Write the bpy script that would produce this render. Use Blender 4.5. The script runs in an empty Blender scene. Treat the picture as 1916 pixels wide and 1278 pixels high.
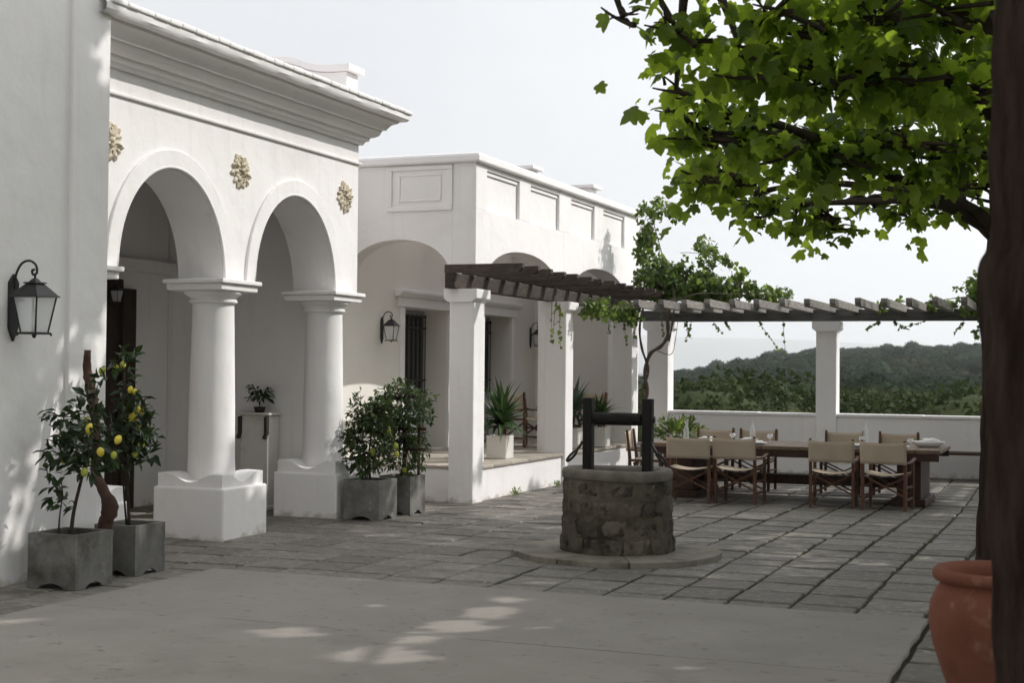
import bpy, bmesh, math, random
import numpy as np
from mathutils import Vector, Matrix, geometry

random.seed(7)
RNG = np.random.default_rng(11)
SC = bpy.context.scene
COL = SC.collection
R = math.radians
PI = math.pi

# ------------------------------------------------------------------ camera
YAW, PITCH, ROLL, FPX = R(21.8), R(1.1), R(0.53), 2700.0
cam_data = bpy.data.cameras.new('camera')
cam = bpy.data.objects.new('camera', cam_data)
COL.objects.link(cam)
CAM_ROT = (Matrix.Rotation(YAW, 4, 'Z') @ Matrix.Rotation(PI / 2 + PITCH, 4, 'X') @ Matrix.Rotation(ROLL, 4, 'Z'))
CAM_POS = Vector((0, 0, 1.6))
cam.matrix_world = Matrix.Translation(CAM_POS) @ CAM_ROT
cam_data.sensor_width = 36.0
cam_data.lens = 36.0 * FPX / 1916.0
cam_data.clip_start = 0.05
cam_data.clip_end = 40000
cam_data.dof.use_dof = True
cam_data.dof.focus_distance = 14.0
cam_data.dof.aperture_fstop = 4.5
SC.camera = cam
CAM_INV = cam.matrix_world.inverted()

def project(p):
    """pixel position (in 1916x1278) and depth of a world point: used only to rank pieces by size in view"""
    v = CAM_INV @ Vector(p)
    d = max(-v.z, 1e-3)
    return 958 + FPX * v.x / d, 639 - FPX * v.y / d, -v.z

def in_view(p, m=20):
    x, y, d = project(p)
    return d > 0 and -m < x < 1916 + m and -m < y < 1278 + m

# ------------------------------------------------------------------ sky and sun
SUN_DIR = Vector((1.02, 0.68, 1.0)).normalized()      # from the ground towards the sun
SKY_GLOW = 2.3
SUN_EL = math.asin(SUN_DIR.z)
SUN_AZ = math.atan2(SUN_DIR.x, SUN_DIR.y)
world = bpy.data.worlds.new('World')
SC.world = world
world.use_nodes = True
wn, wl = world.node_tree.nodes, world.node_tree.links
wn.clear()
w_out = wn.new('ShaderNodeOutputWorld')
w_bg = wn.new('ShaderNodeBackground')
w_bg.inputs['Strength'].default_value = 0.10
w_sky = wn.new('ShaderNodeTexSky')
w_sky.sky_type = 'NISHITA'
w_sky.sun_disc = False
w_sky.sun_elevation = SUN_EL
w_sky.sun_rotation = SUN_AZ
w_sky.dust_density = 3.0
w_tc = wn.new('ShaderNodeTexCoord')
w_map = wn.new('ShaderNodeMapping')
w_map.inputs['Scale'].default_value = (1.0, 1.0, 2.6)
w_noise = wn.new('ShaderNodeTexNoise')
w_noise.inputs['Scale'].default_value = 1.7
w_noise.inputs['Detail'].default_value = 5.0
w_noise.inputs['Roughness'].default_value = 0.52
w_ramp = wn.new('ShaderNodeValToRGB')
w_ramp.color_ramp.elements[0].position = 0.30
w_ramp.color_ramp.elements[0].color = (6.6, 6.68, 6.95, 1)
w_ramp.color_ramp.elements[1].position = 0.70
w_ramp.color_ramp.elements[1].color = (7.9, 7.95, 8.1, 1)
# thin cloud in front of the sun: the cover grows brighter towards it in one smooth wide glow
w_dot = wn.new('ShaderNodeVectorMath'); w_dot.operation = 'DOT_PRODUCT'
w_dot.inputs[1].default_value = SUN_DIR
w_half = wn.new('ShaderNodeMath'); w_half.operation = 'MULTIPLY_ADD'; w_half.inputs[1].default_value = 0.5; w_half.inputs[2].default_value = 0.5
w_pow = wn.new('ShaderNodeMath'); w_pow.operation = 'POWER'; w_pow.inputs[1].default_value = 8.0
w_gain = wn.new('ShaderNodeMath'); w_gain.operation = 'MULTIPLY_ADD'; w_gain.inputs[1].default_value = SKY_GLOW; w_gain.inputs[2].default_value = 1.06
w_sep = wn.new('ShaderNodeSeparateXYZ')
w_abs = wn.new('ShaderNodeMath'); w_abs.operation = 'ABSOLUTE'
w_inv = wn.new('ShaderNodeMath'); w_inv.operation = 'SUBTRACT'; w_inv.inputs[0].default_value = 1.0
w_hp = wn.new('ShaderNodeMath'); w_hp.operation = 'POWER'; w_hp.inputs[1].default_value = 7.0
w_hg = wn.new('ShaderNodeMath'); w_hg.operation = 'MULTIPLY_ADD'; w_hg.inputs[1].default_value = 0.32   # haze whitens the sky evenly all round the horizon
w_mul = wn.new('ShaderNodeVectorMath'); w_mul.operation = 'SCALE'
w_mix = wn.new('ShaderNodeMix')
w_mix.data_type = 'RGBA'
w_mix.inputs[0].default_value = 0.88           # a closed bright cloud cover over the clear sky
wl.new(w_tc.outputs['Generated'], w_map.inputs['Vector'])
wl.new(w_map.outputs['Vector'], w_noise.inputs['Vector'])
wl.new(w_noise.outputs['Fac'], w_ramp.inputs['Fac'])
wl.new(w_tc.outputs['Generated'], w_dot.inputs[0])
wl.new(w_dot.outputs['Value'], w_half.inputs[0])
wl.new(w_half.outputs[0], w_pow.inputs[0])
wl.new(w_pow.outputs[0], w_gain.inputs[0])
wl.new(w_ramp.outputs['Color'], w_mul.inputs[0])
wl.new(w_tc.outputs['Generated'], w_sep.inputs[0])
wl.new(w_sep.outputs['Z'], w_abs.inputs[0])
wl.new(w_abs.outputs[0], w_inv.inputs[1])
wl.new(w_inv.outputs[0], w_hp.inputs[0])
wl.new(w_hp.outputs[0], w_hg.inputs[0])
wl.new(w_gain.outputs[0], w_hg.inputs[2])
wl.new(w_hg.outputs[0], w_mul.inputs['Scale'])
wl.new(w_sky.outputs['Color'], w_mix.inputs[6])
wl.new(w_mul.outputs['Vector'], w_mix.inputs[7])
wl.new(w_mix.outputs[2], w_bg.inputs['Color'])
wl.new(w_bg.outputs['Background'], w_out.inputs['Surface'])

sun_data = bpy.data.lights.new('sun', 'SUN')
sun_data.energy = 3.0
sun_data.angle = R(0.55)
sun_data.color = (1.0, 0.965, 0.915)
sun = bpy.data.objects.new('sun', sun_data)
COL.objects.link(sun)
sun.rotation_euler = (-SUN_DIR).to_track_quat('-Z', 'Y').to_euler()

SC.view_settings.view_transform = 'Standard'
SC.view_settings.look = 'None'
SC.view_settings.exposure = 0.12
SC.view_settings.gamma = 1.0
SC.view_settings.use_curve_mapping = False
SC.render.engine = 'CYCLES'
SC.cycles.use_denoising = True
SC.cycles.max_bounces = 8
SC.cycles.use_adaptive_sampling = True
SC.cycles.adaptive_threshold = 0.02
SC.cycles.diffuse_bounces = 4
SC.cycles.transparent_max_bounces = 8
SC.cycles.volume_bounces = 2
SC.cycles.sample_clamp_indirect = 6.0

# ------------------------------------------------------------------ materials
MATS = {}

def material(name, col, rough=0.8, var=0.12, scale=3.0, detail=6.0, bump=0.15, bump_scale=30.0, bump_dist=0.01,
             col2=None, rnd=0.0, spec=0.3, stretch=None, stain=None, stain_scale=1.2, stain_pos=(0.52, 0.70),
             low_bump=0.0, stain2=None, stain2_scale=6.0, stain2_pos=(0.56, 0.66), metallic=0.0, foot=None, streak=None, world_tone=None):
    """principled material: two-tone noise, per-object variation, optional stains of their own shape, fine relief"""
    m = bpy.data.materials.new(name)
    m.use_nodes = True
    n, l = m.node_tree.nodes, m.node_tree.links
    p = n['Principled BSDF']
    p.inputs['Roughness'].default_value = rough
    p.inputs['Specular IOR Level'].default_value = spec
    p.inputs['Metallic'].default_value = metallic
    tc = n.new('ShaderNodeTexCoord')
    oi = n.new('ShaderNodeObjectInfo')
    add = n.new('ShaderNodeVectorMath'); add.operation = 'MULTIPLY_ADD'
    comb = n.new('ShaderNodeCombineXYZ')
    for k in range(3):
        l.new(oi.outputs['Random'], comb.inputs[k])
    add.inputs[1].default_value = (37.0, 23.0, 51.0) if rnd >= 0 else (0, 0, 0)
    l.new(comb.outputs[0], add.inputs[0])
    l.new(tc.outputs['Object'], add.inputs[2])
    vec = add.outputs[0]
    if stretch:
        mp = n.new('ShaderNodeMapping'); mp.inputs['Scale'].default_value = stretch
        l.new(vec, mp.inputs['Vector']); vec = mp.outputs[0]
    nz = n.new('ShaderNodeTexNoise')
    nz.inputs['Scale'].default_value = scale; nz.inputs['Detail'].default_value = detail
    nz.inputs['Roughness'].default_value = 0.6
    l.new(vec, nz.inputs['Vector'])
    c2 = col2 or tuple(min(1, c * (1 + var)) for c in col)
    c1 = col if col2 else tuple(c * (1 - var) for c in col)
    rp = n.new('ShaderNodeValToRGB')
    rp.color_ramp.elements[0].position = 0.32; rp.color_ramp.elements[0].color = (*c1, 1)
    rp.color_ramp.elements[1].position = 0.68; rp.color_ramp.elements[1].color = (*c2, 1)
    l.new(nz.outputs['Fac'], rp.inputs['Fac'])
    cur = rp.outputs['Color']
    def overlay(cur, colr, sc, pos, amount=1.0, det=5.0, src=None):
        s = n.new('ShaderNodeTexNoise'); s.inputs['Scale'].default_value = sc; s.inputs['Detail'].default_value = det
        s.inputs['Roughness'].default_value = 0.65
        l.new(src or vec, s.inputs['Vector'])
        mr = n.new('ShaderNodeMapRange'); mr.inputs[1].default_value = pos[0]; mr.inputs[2].default_value = pos[1]
        mr.inputs[3].default_value = 0.0; mr.inputs[4].default_value = amount
        l.new(s.outputs['Fac'], mr.inputs[0])
        mx = n.new('ShaderNodeMix'); mx.data_type = 'RGBA'
        l.new(mr.outputs[0], mx.inputs[0]); l.new(cur, mx.inputs[6]); mx.inputs[7].default_value = (*colr, 1)
        return mx.outputs[2]
    if stain: cur = overlay(cur, stain, stain_scale, stain_pos)
    if stain2: cur = overlay(cur, stain2, stain2_scale, stain2_pos)
    if streak:    # faint vertical rain streaks
        mp2 = n.new('ShaderNodeMapping'); mp2.inputs['Scale'].default_value = (5.0, 5.0, 0.35)
        l.new(tc.outputs['Object'], mp2.inputs['Vector'])
        cur = overlay(cur, streak, 1.6, (0.56, 0.80), 0.55, 4.0, mp2.outputs[0])
    if foot:      # rain splash and dirt in the lowest hand's breadth of a wall, ragged
        sep = n.new('ShaderNodeSeparateXYZ'); l.new(tc.outputs['Object'], sep.inputs[0])
        s = n.new('ShaderNodeTexNoise'); s.inputs['Scale'].default_value = 7.0; s.inputs['Detail'].default_value = 6.0
        l.new(tc.outputs['Object'], s.inputs['Vector'])
        ma = n.new('ShaderNodeMath'); ma.operation = 'MULTIPLY_ADD'; ma.inputs[1].default_value = -0.34
        l.new(s.outputs['Fac'], ma.inputs[0]); l.new(sep.outputs['Z'], ma.inputs[2])
        mr = n.new('ShaderNodeMapRange'); mr.inputs[1].default_value = foot[1] - 0.17; mr.inputs[2].default_value = -0.20
        mr.inputs[3].default_value = 0.0; mr.inputs[4].default_value = 0.75
        l.new(ma.outputs[0], mr.inputs[0])
        mx = n.new('ShaderNodeMix'); mx.data_type = 'RGBA'
        l.new(mr.outputs[0], mx.inputs[0]); l.new(cur, mx.inputs[6]); mx.inputs[7].default_value = (*foot[0], 1)
        cur = mx.outputs[2]
    if rnd > 0:
        hs = n.new('ShaderNodeHueSaturation')
        mr = n.new('ShaderNodeMapRange'); mr.inputs[3].default_value = 1 - rnd; mr.inputs[4].default_value = 1 + rnd
        l.new(oi.outputs['Random'], mr.inputs[0]); l.new(mr.outputs[0], hs.inputs['Value'])
        l.new(cur, hs.inputs['Color']); cur = hs.outputs['Color']
    l.new(cur, p.inputs['Base Color'])
    if bump > 0:
        b = n.new('ShaderNodeTexNoise'); b.inputs['Scale'].default_value = bump_scale; b.inputs['Detail'].default_value = 8.0
        b.inputs['Roughness'].default_value = 0.65
        l.new(vec, b.inputs['Vector'])
        bp = n.new('ShaderNodeBump'); bp.inputs['Strength'].default_value = bump; bp.inputs['Distance'].default_value = bump_dist
        l.new(b.outputs['Fac'], bp.inputs['Height'])
        nrm = bp.outputs[0]
        if low_bump > 0:
            b2 = n.new('ShaderNodeTexNoise'); b2.inputs['Scale'].default_value = 2.2; b2.inputs['Detail'].default_value = 4.0
            l.new(vec, b2.inputs['Vector'])
            bp2 = n.new('ShaderNodeBump'); bp2.inputs['Strength'].default_value = low_bump; bp2.inputs['Distance'].default_value = 0.06
            l.new(b2.outputs['Fac'], bp2.inputs['Height']); l.new(nrm, bp2.inputs['Normal']); nrm = bp2.outputs[0]
        l.new(nrm, p.inputs['Normal'])
    MATS[name] = m
    return m

def leaf_material(name, c_dark, c_light, trans, trans_fac=0.45, rough=0.45, spec=0.35, patch=None):
    m = bpy.data.materials.new(name)
    m.use_nodes = True
    n, l = m.node_tree.nodes, m.node_tree.links
    p = n['Principled BSDF']
    out = n['Material Output']
    p.inputs['Roughness'].default_value = rough
    p.inputs['Specular IOR Level'].default_value = spec
    oi = n.new('ShaderNodeObjectInfo'); ge = n.new('ShaderNodeNewGeometry')
    ad = n.new('ShaderNodeMath'); ad.operation = 'ADD'
    fr = n.new('ShaderNodeMath'); fr.operation = 'FRACT'
    l.new(oi.outputs['Random'], ad.inputs[0]); l.new(ge.outputs['Random Per Island'], ad.inputs[1]); l.new(ad.outputs[0], fr.inputs[0])
    rp = n.new('ShaderNodeValToRGB')
    rp.color_ramp.elements[0].color = (*c_dark, 1); rp.color_ramp.elements[1].color = (*c_light, 1)
    l.new(fr.outputs[0], rp.inputs['Fac'])
    cur = rp.outputs['Color']
    if patch:       # different scrub species grow in patches
        tc = n.new('ShaderNodeTexCoord')
        for sc, colr, lo, hi in patch:
            nz = n.new('ShaderNodeTexNoise'); nz.inputs['Scale'].default_value = sc; nz.inputs['Detail'].default_value = 3.0
            l.new(tc.outputs['Object'], nz.inputs['Vector'])
            mr = n.new('ShaderNodeMapRange'); mr.inputs[1].default_value = lo; mr.inputs[2].default_value = hi; mr.inputs[4].default_value = 0.75
            l.new(nz.outputs['Fac'], mr.inputs[0])
            mx = n.new('ShaderNodeMix'); mx.data_type = 'RGBA'
            l.new(mr.outputs[0], mx.inputs[0]); l.new(cur, mx.inputs[6]); mx.inputs[7].default_value = (*colr, 1)
            cur = mx.outputs[2]
    l.new(cur, p.inputs['Base Color'])
    tr = n.new('ShaderNodeBsdfTranslucent')
    rp2 = n.new('ShaderNodeValToRGB')
    rp2.color_ramp.elements[0].color = (*[c * 0.42 for c in trans], 1); rp2.color_ramp.elements[1].color = (*trans, 1)
    l.new(fr.outputs[0], rp2.inputs['Fac']); l.new(rp2.outputs['Color'], tr.inputs['Color'])
    mx = n.new('ShaderNodeMixShader'); mx.inputs[0].default_value = trans_fac
    l.new(p.outputs[0], mx.inputs[1]); l.new(tr.outputs[0], mx.inputs[2]); l.new(mx.outputs[0], out.inputs['Surface'])
    MATS[name] = m
    return m

def glass_material(name, col=(0.9, 0.93, 0.95), alpha=0.25, rough=0.08):
    m = bpy.data.materials.new(name)
    m.use_nodes = True
    n, l = m.node_tree.nodes, m.node_tree.links
    p = n['Principled BSDF']
    p.inputs['Base Color'].default_value = (*col, 1)
    p.inputs['Roughness'].default_value = rough
    p.inputs['Alpha'].default_value = alpha
    p.inputs['Specular IOR Level'].default_value = 0.6
    MATS[name] = m
    return m

material('limewash', (0.82, 0.798, 0.795), rough=0.9, var=0.025, scale=1.3, bump=0.22, bump_scale=26, bump_dist=0.006, rnd=-1, spec=0.1,
         low_bump=0.36, streak=(0.68, 0.66, 0.645), stain=(0.72, 0.698, 0.69), stain_scale=0.9, stain_pos=(0.56, 0.86), foot=((0.42, 0.37, 0.30), 0.05))
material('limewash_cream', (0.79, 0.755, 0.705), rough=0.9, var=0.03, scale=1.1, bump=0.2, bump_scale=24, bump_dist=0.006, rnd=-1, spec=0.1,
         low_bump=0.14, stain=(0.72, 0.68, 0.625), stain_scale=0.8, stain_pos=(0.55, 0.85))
material('paver_stone', (0.136, 0.124, 0.107), rough=0.72, col2=(0.20, 0.185, 0.163), scale=5, bump=0.35, bump_scale=22, bump_dist=0.008, rnd=0.2, spec=0.35,
         stain=(0.12, 0.105, 0.08), stain_scale=3.0, stain_pos=(0.58, 0.75), stain2=(0.28, 0.262, 0.238), stain2_scale=7)
material('joint_soil', (0.060, 0.053, 0.040), rough=0.95, col2=(0.105, 0.09, 0.068), scale=9, bump=0.6, bump_scale=40, bump_dist=0.015, spec=0.1,
         stain=(0.05, 0.06, 0.025), stain_scale=1.2, stain_pos=(0.45, 0.6))
material('concrete_slab', (0.245, 0.225, 0.206), rough=0.8, col2=(0.29, 0.268, 0.246), scale=1.6, bump=0.35, bump_scale=70, bump_dist=0.004, rnd=0.02, spec=0.25,
         stain=(0.215, 0.197, 0.18), stain_scale=1.0, stain_pos=(0.55, 0.72), stain2=(0.165, 0.152, 0.135), stain2_scale=11.0, stain2_pos=(0.60, 0.70))
material('platform_stone', (0.30, 0.265, 0.22), rough=0.75, col2=(0.42, 0.38, 0.325), scale=4, bump=0.35, bump_scale=25, bump_dist=0.01, rnd=0.14)
material('planter_concrete', (0.115, 0.112, 0.104), rough=0.85, col2=(0.22, 0.213, 0.198), scale=4.5, bump=0.3, bump_scale=35, bump_dist=0.006, rnd=0.08,
         stain=(0.075, 0.068, 0.055), stain_scale=3.0, stain_pos=(0.5, 0.66), stain2=(0.33, 0.32, 0.30), stain2_scale=5.0, stain2_pos=(0.6, 0.74))
material('white_planter', (0.66, 0.63, 0.59), rough=0.85, var=0.05, scale=3, bump=0.15, bump_scale=30)
material('soil', (0.03, 0.023, 0.017), rough=1.0, var=0.4, scale=20, bump=0.9, bump_scale=60, bump_dist=0.02, spec=0.05)
material('well_stone', (0.080, 0.069, 0.054), rough=0.9, col2=(0.155, 0.135, 0.106), scale=6, bump=0.8, bump_scale=18, bump_dist=0.025, rnd=0.32, spec=0.15,
         stain=(0.038, 0.033, 0.027), stain_scale=5.0, stain_pos=(0.47, 0.60))
material('well_mortar', (0.085, 0.073, 0.056), rough=0.95, col2=(0.145, 0.126, 0.098), scale=8, bump=0.8, bump_scale=30, bump_dist=0.02, spec=0.1,
         stain=(0.04, 0.034, 0.027), stain_scale=3.0, stain_pos=(0.5, 0.65))
material('well_rim', (0.125, 0.112, 0.092), rough=0.85, col2=(0.205, 0.187, 0.158), scale=7, bump=0.5, bump_scale=28, bump_dist=0.01)
material('apron_stone', (0.175, 0.158, 0.13), rough=0.85, col2=(0.265, 0.242, 0.205), scale=5, bump=0.5, bump_scale=28, bump_dist=0.01, rnd=0.08, stain=(0.10, 0.088, 0.07), stain_scale=3.5, stain_pos=(.55, .72))
material('black_timber', (0.010, 0.009, 0.0085), rough=0.7, var=0.4, scale=6, stretch=(6, 6, 0.7), bump=0.3, bump_scale=10, bump_dist=0.006)
material('black_iron', (0.014, 0.013, 0.013), rough=0.55, var=0.3, scale=10, bump=0.2, bump_scale=60, bump_dist=0.002, spec=0.5)
material('dark_rope', (0.016, 0.014, 0.012), rough=0.8, var=0.4, scale=20, bump=0.5, bump_scale=80, bump_dist=0.004)
material('pergola_timber', (0.040, 0.030, 0.024), rough=0.85, col2=(0.085, 0.068, 0.056), scale=5, stretch=(2, 2, 7), bump=0.5, bump_scale=12, bump_dist=0.008, rnd=0.25)
material('grey_timber', (0.15, 0.138, 0.125), rough=0.9, col2=(0.27, 0.255, 0.235), scale=5, stretch=(7, 0.9, 7), bump=0.5, bump_scale=12, bump_dist=0.008, rnd=0.16)
material('grey_beam', (0.075, 0.072, 0.07), rough=0.9, col2=(0.135, 0.132, 0.13), scale=4, stretch=(0.8, 6, 6), bump=0.5, bump_scale=12, bump_dist=0.008, rnd=0.1)
material('table_timber', (0.13, 0.085, 0.058), rough=0.6, col2=(0.215, 0.155, 0.112), scale=4, stretch=(0.8, 8, 8), bump=0.3, bump_scale=14, bump_dist=0.004, rnd=0.16)
material('table_leg_timber', (0.032, 0.014, 0.010), rough=0.6, col2=(0.062, 0.03, 0.021), scale=4, stretch=(8, 8, 0.8), bump=0.3, bump_scale=14, bump_dist=0.004)
material('chair_timber', (0.075, 0.033, 0.019), rough=0.5, col2=(0.13, 0.062, 0.037), scale=8, stretch=(4, 4, 1), bump=0.2, bump_scale=20, bump_dist=0.003, rnd=0.15)
material('canvas', (0.45, 0.375, 0.29), rough=0.95, var=0.07, scale=5, bump=0.3, bump_scale=300, bump_dist=0.002, rnd=0.07, spec=0.1)
material('terracotta', (0.165, 0.058, 0.037), rough=0.9, col2=(0.225, 0.088, 0.058), scale=3.5, bump=0.2, bump_scale=40, bump_dist=0.004, stain=(0.125, 0.042, 0.028), stain_scale=3.5, stain_pos=(.5, .7), stain2=(0.34, 0.20, 0.15), stain2_scale=5.0, stain2_pos=(.60, .80))
material('rosette_stone', (0.54, 0.475, 0.365), rough=0.9, col2=(0.70, 0.64, 0.53), scale=14, bump=0.6, bump_scale=40, bump_dist=0.01, stain=(0.26, 0.19, 0.10), stain_scale=18, stain_pos=(0.52, 0.64))
material('tree_bark', (0.034, 0.021, 0.017), rough=0.95, col2=(0.085, 0.058, 0.049), scale=6, stretch=(2.5, 2.5, 0.5), bump=1.0, bump_scale=9, bump_dist=0.08, spec=0.1)
material('branch_bark', (0.028, 0.022, 0.017), rough=0.95, col2=(0.065, 0.052, 0.04), scale=8, bump=0.5, bump_scale=20, bump_dist=0.01, spec=0.1)
material('vine_bark', (0.075, 0.055, 0.042), rough=0.95, col2=(0.14, 0.11, 0.088), scale=8, stretch=(3, 3, 0.6), bump=0.7, bump_scale=18, bump_dist=0.012)
material('driftwood', (0.055, 0.03, 0.022), rough=0.9, col2=(0.105, 0.062, 0.046), scale=7, bump=0.8, bump_scale=15, bump_dist=0.02)
material('door_timber', (0.030, 0.018, 0.013), rough=0.6, var=0.4, scale=4, stretch=(5, 5, 0.7), bump=0.3, bump_scale=12, bump_dist=0.005)
material('door_paint', (0.30, 0.315, 0.325), rough=0.6, var=0.06, scale=4, bump=0.1, bump_scale=30)
material('dark_glass', (0.018, 0.02, 0.022), rough=0.12, var=0.1, bump=0.0, spec=0.6)
material('trellis_timber', (0.11, 0.04, 0.028), rough=0.7, var=0.3, scale=8, bump=0.2)
material('pedestal_paint', (0.62, 0.60, 0.565), rough=0.85, var=0.06, scale=3, bump=0.2, bump_scale=30, stain=(0.45, 0.42, 0.38), stain_scale=3)
material('pedestal_dark', (0.035, 0.026, 0.022), rough=0.8, var=0.3)
material('porcelain', (0.80, 0.80, 0.80), rough=0.25, var=0.02, bump=0.0, spec=0.5)
material('linen', (0.78, 0.77, 0.75), rough=0.95, var=0.03, bump=0.3, bump_scale=40)
material('wax', (0.75, 0.72, 0.65), rough=0.5, var=0.03, bump=0.0)
material('lemon_skin', (0.62, 0.50, 0.045), rough=0.45, col2=(0.74, 0.62, 0.08), scale=5, bump=0.2, bump_scale=120, bump_dist=0.002, rnd=0.12, spec=0.4)
material('lime_skin', (0.33, 0.38, 0.05), rough=0.45, col2=(0.46, 0.47, 0.06), scale=5, bump=0.2, bump_scale=120, bump_dist=0.002, rnd=0.12, spec=0.4)
material('hill_soil', (0.028, 0.036, 0.018), rough=1.0, col2=(0.050, 0.055, 0.028), scale=0.05, bump=0.0, spec=0.0)
material('mountain_rock', (0.20, 0.21, 0.19), rough=1.0, col2=(0.28, 0.28, 0.26), scale=0.004, bump=0.0, spec=0.0)
leaf_material('plane_leaf', (0.024, 0.058, 0.012), (0.070, 0.125, 0.024), (0.56, 0.76, 0.065), 0.60)
leaf_material('vine_leaf', (0.045, 0.085, 0.022), (0.11, 0.17, 0.045), (0.30, 0.42, 0.07), 0.42)
leaf_material('lemon_leaf', (0.012, 0.026, 0.010), (0.035, 0.062, 0.020), (0.06, 0.12, 0.02), 0.2, rough=0.35)
leaf_material('shrub_leaf', (0.028, 0.052, 0.018), (0.085, 0.125, 0.045), (0.14, 0.22, 0.05), 0.28)
leaf_material('yucca_leaf', (0.022, 0.05, 0.016), (0.055, 0.10, 0.035), (0.08, 0.16, 0.04), 0.2)
leaf_material('agave_leaf', (0.035, 0.06, 0.04), (0.07, 0.11, 0.075), (0.08, 0.15, 0.06), 0.15)
leaf_material('wood_leaf', (0.016, 0.028, 0.010), (0.050, 0.062, 0.020), (0.08, 0.11, 0.03), 0.15, rough=0.8, spec=0.1, patch=((0.09, (0.075, 0.080, 0.027), .52, .66), (0.05, (0.018, 0.034, 0.014), .52, .64)))
leaf_material('far_leaf', (0.012, 0.024, 0.012), (0.030, 0.045, 0.019), (0.03, 0.05, 0.02), 0.10, rough=0.9, spec=0.05, patch=((0.018, (0.055, 0.056, 0.030), .56, .72), (0.012, (0.010, 0.020, 0.012), .52, .62)))
glass_material('lantern_glass', alpha=0.42, rough=0.3)
glass_material('clear_glass', alpha=0.28, rough=0.05)

# ------------------------------------------------------------------ mesh helpers
class MB:
    """collects shapes into one mesh"""
    def __init__(self):
        self.v, self.f = [], []
    def add(self, vs, fs):
        o = len(self.v)
        self.v += [tuple(p) for p in vs]
        self.f += [tuple(i + o for i in q) for q in fs]
        return self
    def box(self, x0, x1, y0, y1, z0, z1):
        vs = [(x, y, z) for z in (z0, z1) for y in (y0, y1) for x in (x0, x1)]
        return self.add(vs, [(0, 2, 3, 1), (4, 5, 7, 6), (0, 1, 5, 4), (2, 6, 7, 3), (0, 4, 6, 2), (1, 3, 7, 5)])
    def bar(self, p0, p1, w, h, up=(0, 0, 1), taper=1.0):
        p0, p1 = Vector(p0), Vector(p1)
        d = (p1 - p0).normalized()
        u = Vector(up)
        if abs(d.dot(u)) > 0.99: u = Vector((1, 0, 0))
        s = d.cross(u).normalized(); t = s.cross(d).normalized()
        vs = []
        for p, k in ((p0, 1.0), (p1, taper)):
            for a, b in ((-1, -1), (1, -1), (1, 1), (-1, 1)):
                vs.append(p + s * (a * w / 2 * k) + t * (b * h / 2 * k))
        return self.add(vs, [(3, 2, 1, 0), (4, 5, 6, 7), (0, 1, 5, 4), (1, 2, 6, 5), (2, 3, 7, 6), (3, 0, 4, 7)])
    def prism(self, poly, axis, a, b):
        """poly of 2-d points extruded along an axis: 'x' -> (y,z), 'y' -> (x,z), 'z' -> (x,y)"""
        def P(q, t):
            return {'x': (t, q[0], q[1]), 'y': (q[0], t, q[1]), 'z': (q[0], q[1], t)}[axis]
        n = len(poly)
        tris = geometry.tessellate_polygon([[Vector((q[0], q[1], 0)) for q in poly]])
        vs = [P(q, a) for q in poly] + [P(q, b) for q in poly]
        fs = [tuple(t) for t in tris] + [tuple(i + n for i in reversed(t)) for t in tris]
        fs += [(i, (i + 1) % n, (i + 1) % n + n, i + n) for i in range(n)]
        return self.add(vs, fs)
    def lathe(self, prof, c=(0, 0, 0), seg=24, axis='z', a0=0.0, cap=True):
        vs, fs = [], []
        for r, t in prof:
            for k in range(seg):
                a = a0 + 2 * PI * k / seg
                u, w = r * math.cos(a), r * math.sin(a)
                p = {'z': (u, w, t), 'x': (t, u, w), 'y': (u, t, w)}[axis]
                vs.append((c[0] + p[0], c[1] + p[1], c[2] + p[2]))
        for i in range(len(prof) - 1):
            for k in range(seg):
                k2 = (k + 1) % seg
                fs.append((i * seg + k, i * seg + k2, (i + 1) * seg + k2, (i + 1) * seg + k))
        if cap:
            fs.append(tuple(reversed(range(seg))))
            fs.append(tuple((len(prof) - 1) * seg + k for k in range(seg)))
        return self.add(vs, fs)
    def tube(self, path, rad, seg=8, cap=True):
        path = [Vector(p) for p in path]
        n = len(path)
        if not hasattr(rad, '__len__'): rad = [rad] * n
        vs, fs = [], []
        ref = Vector((0.13, 0.27, 1.0)).normalized()
        prev = None
        for i, p in enumerate(path):
            d = (path[min(i + 1, n - 1)] - path[max(i - 1, 0)])
            d = d.normalized() if d.length > 1e-9 else Vector((0, 0, 1))
            if prev is None:
                s = d.cross(ref)
                if s.length < 0.1: s = d.cross(Vector((1, 0, 0)))
            else:
                s = prev - d * prev.dot(d)
            s.normalize(); prev = s
            t = d.cross(s)
            for k in range(seg):
                a = 2 * PI * k / seg
                vs.append(p + (s * math.cos(a) + t * math.sin(a)) * rad[i])
        for i in range(n - 1):
            for k in range(seg):
                k2 = (k + 1) % seg
                fs.append((i * seg + k, i * seg + k2, (i + 1) * seg + k2, (i + 1) * seg + k))
        if cap:
            fs.append(tuple(reversed(range(seg))))
            fs.append(tuple((n - 1) * seg + k for k in range(seg)))
        return self.add(vs, fs)
    def ball(self, c, r, seg=10, rings=6, sq=(1, 1, 1)):
        prof = []
        for i in range(rings + 1):
            a = -PI / 2 + PI * i / rings
            prof.append((max(1e-4, math.cos(a) * r), math.sin(a) * r))
        o = len(self.v)
        self.lathe(prof, (0, 0, 0), seg, cap=False)
        for i in range(o, len(self.v)):
            x, y, z = self.v[i]
            self.v[i] = (c[0] + x * sq[0], c[1] + y * sq[1], c[2] + z * sq[2])
        return self
    def mesh(self, name, mat, smooth=False):
        me = bpy.data.meshes.new(name)
        me.from_pydata(self.v, [], self.f)
        bm = bmesh.new(); bm.from_mesh(me)
        bmesh.ops.recalc_face_normals(bm, faces=bm.faces)
        bm.to_mesh(me); bm.free()
        if mat: me.materials.append(MATS[mat])
        if smooth:
            me.polygons.foreach_set('use_smooth', [True] * len(me.polygons))
        return me
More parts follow.
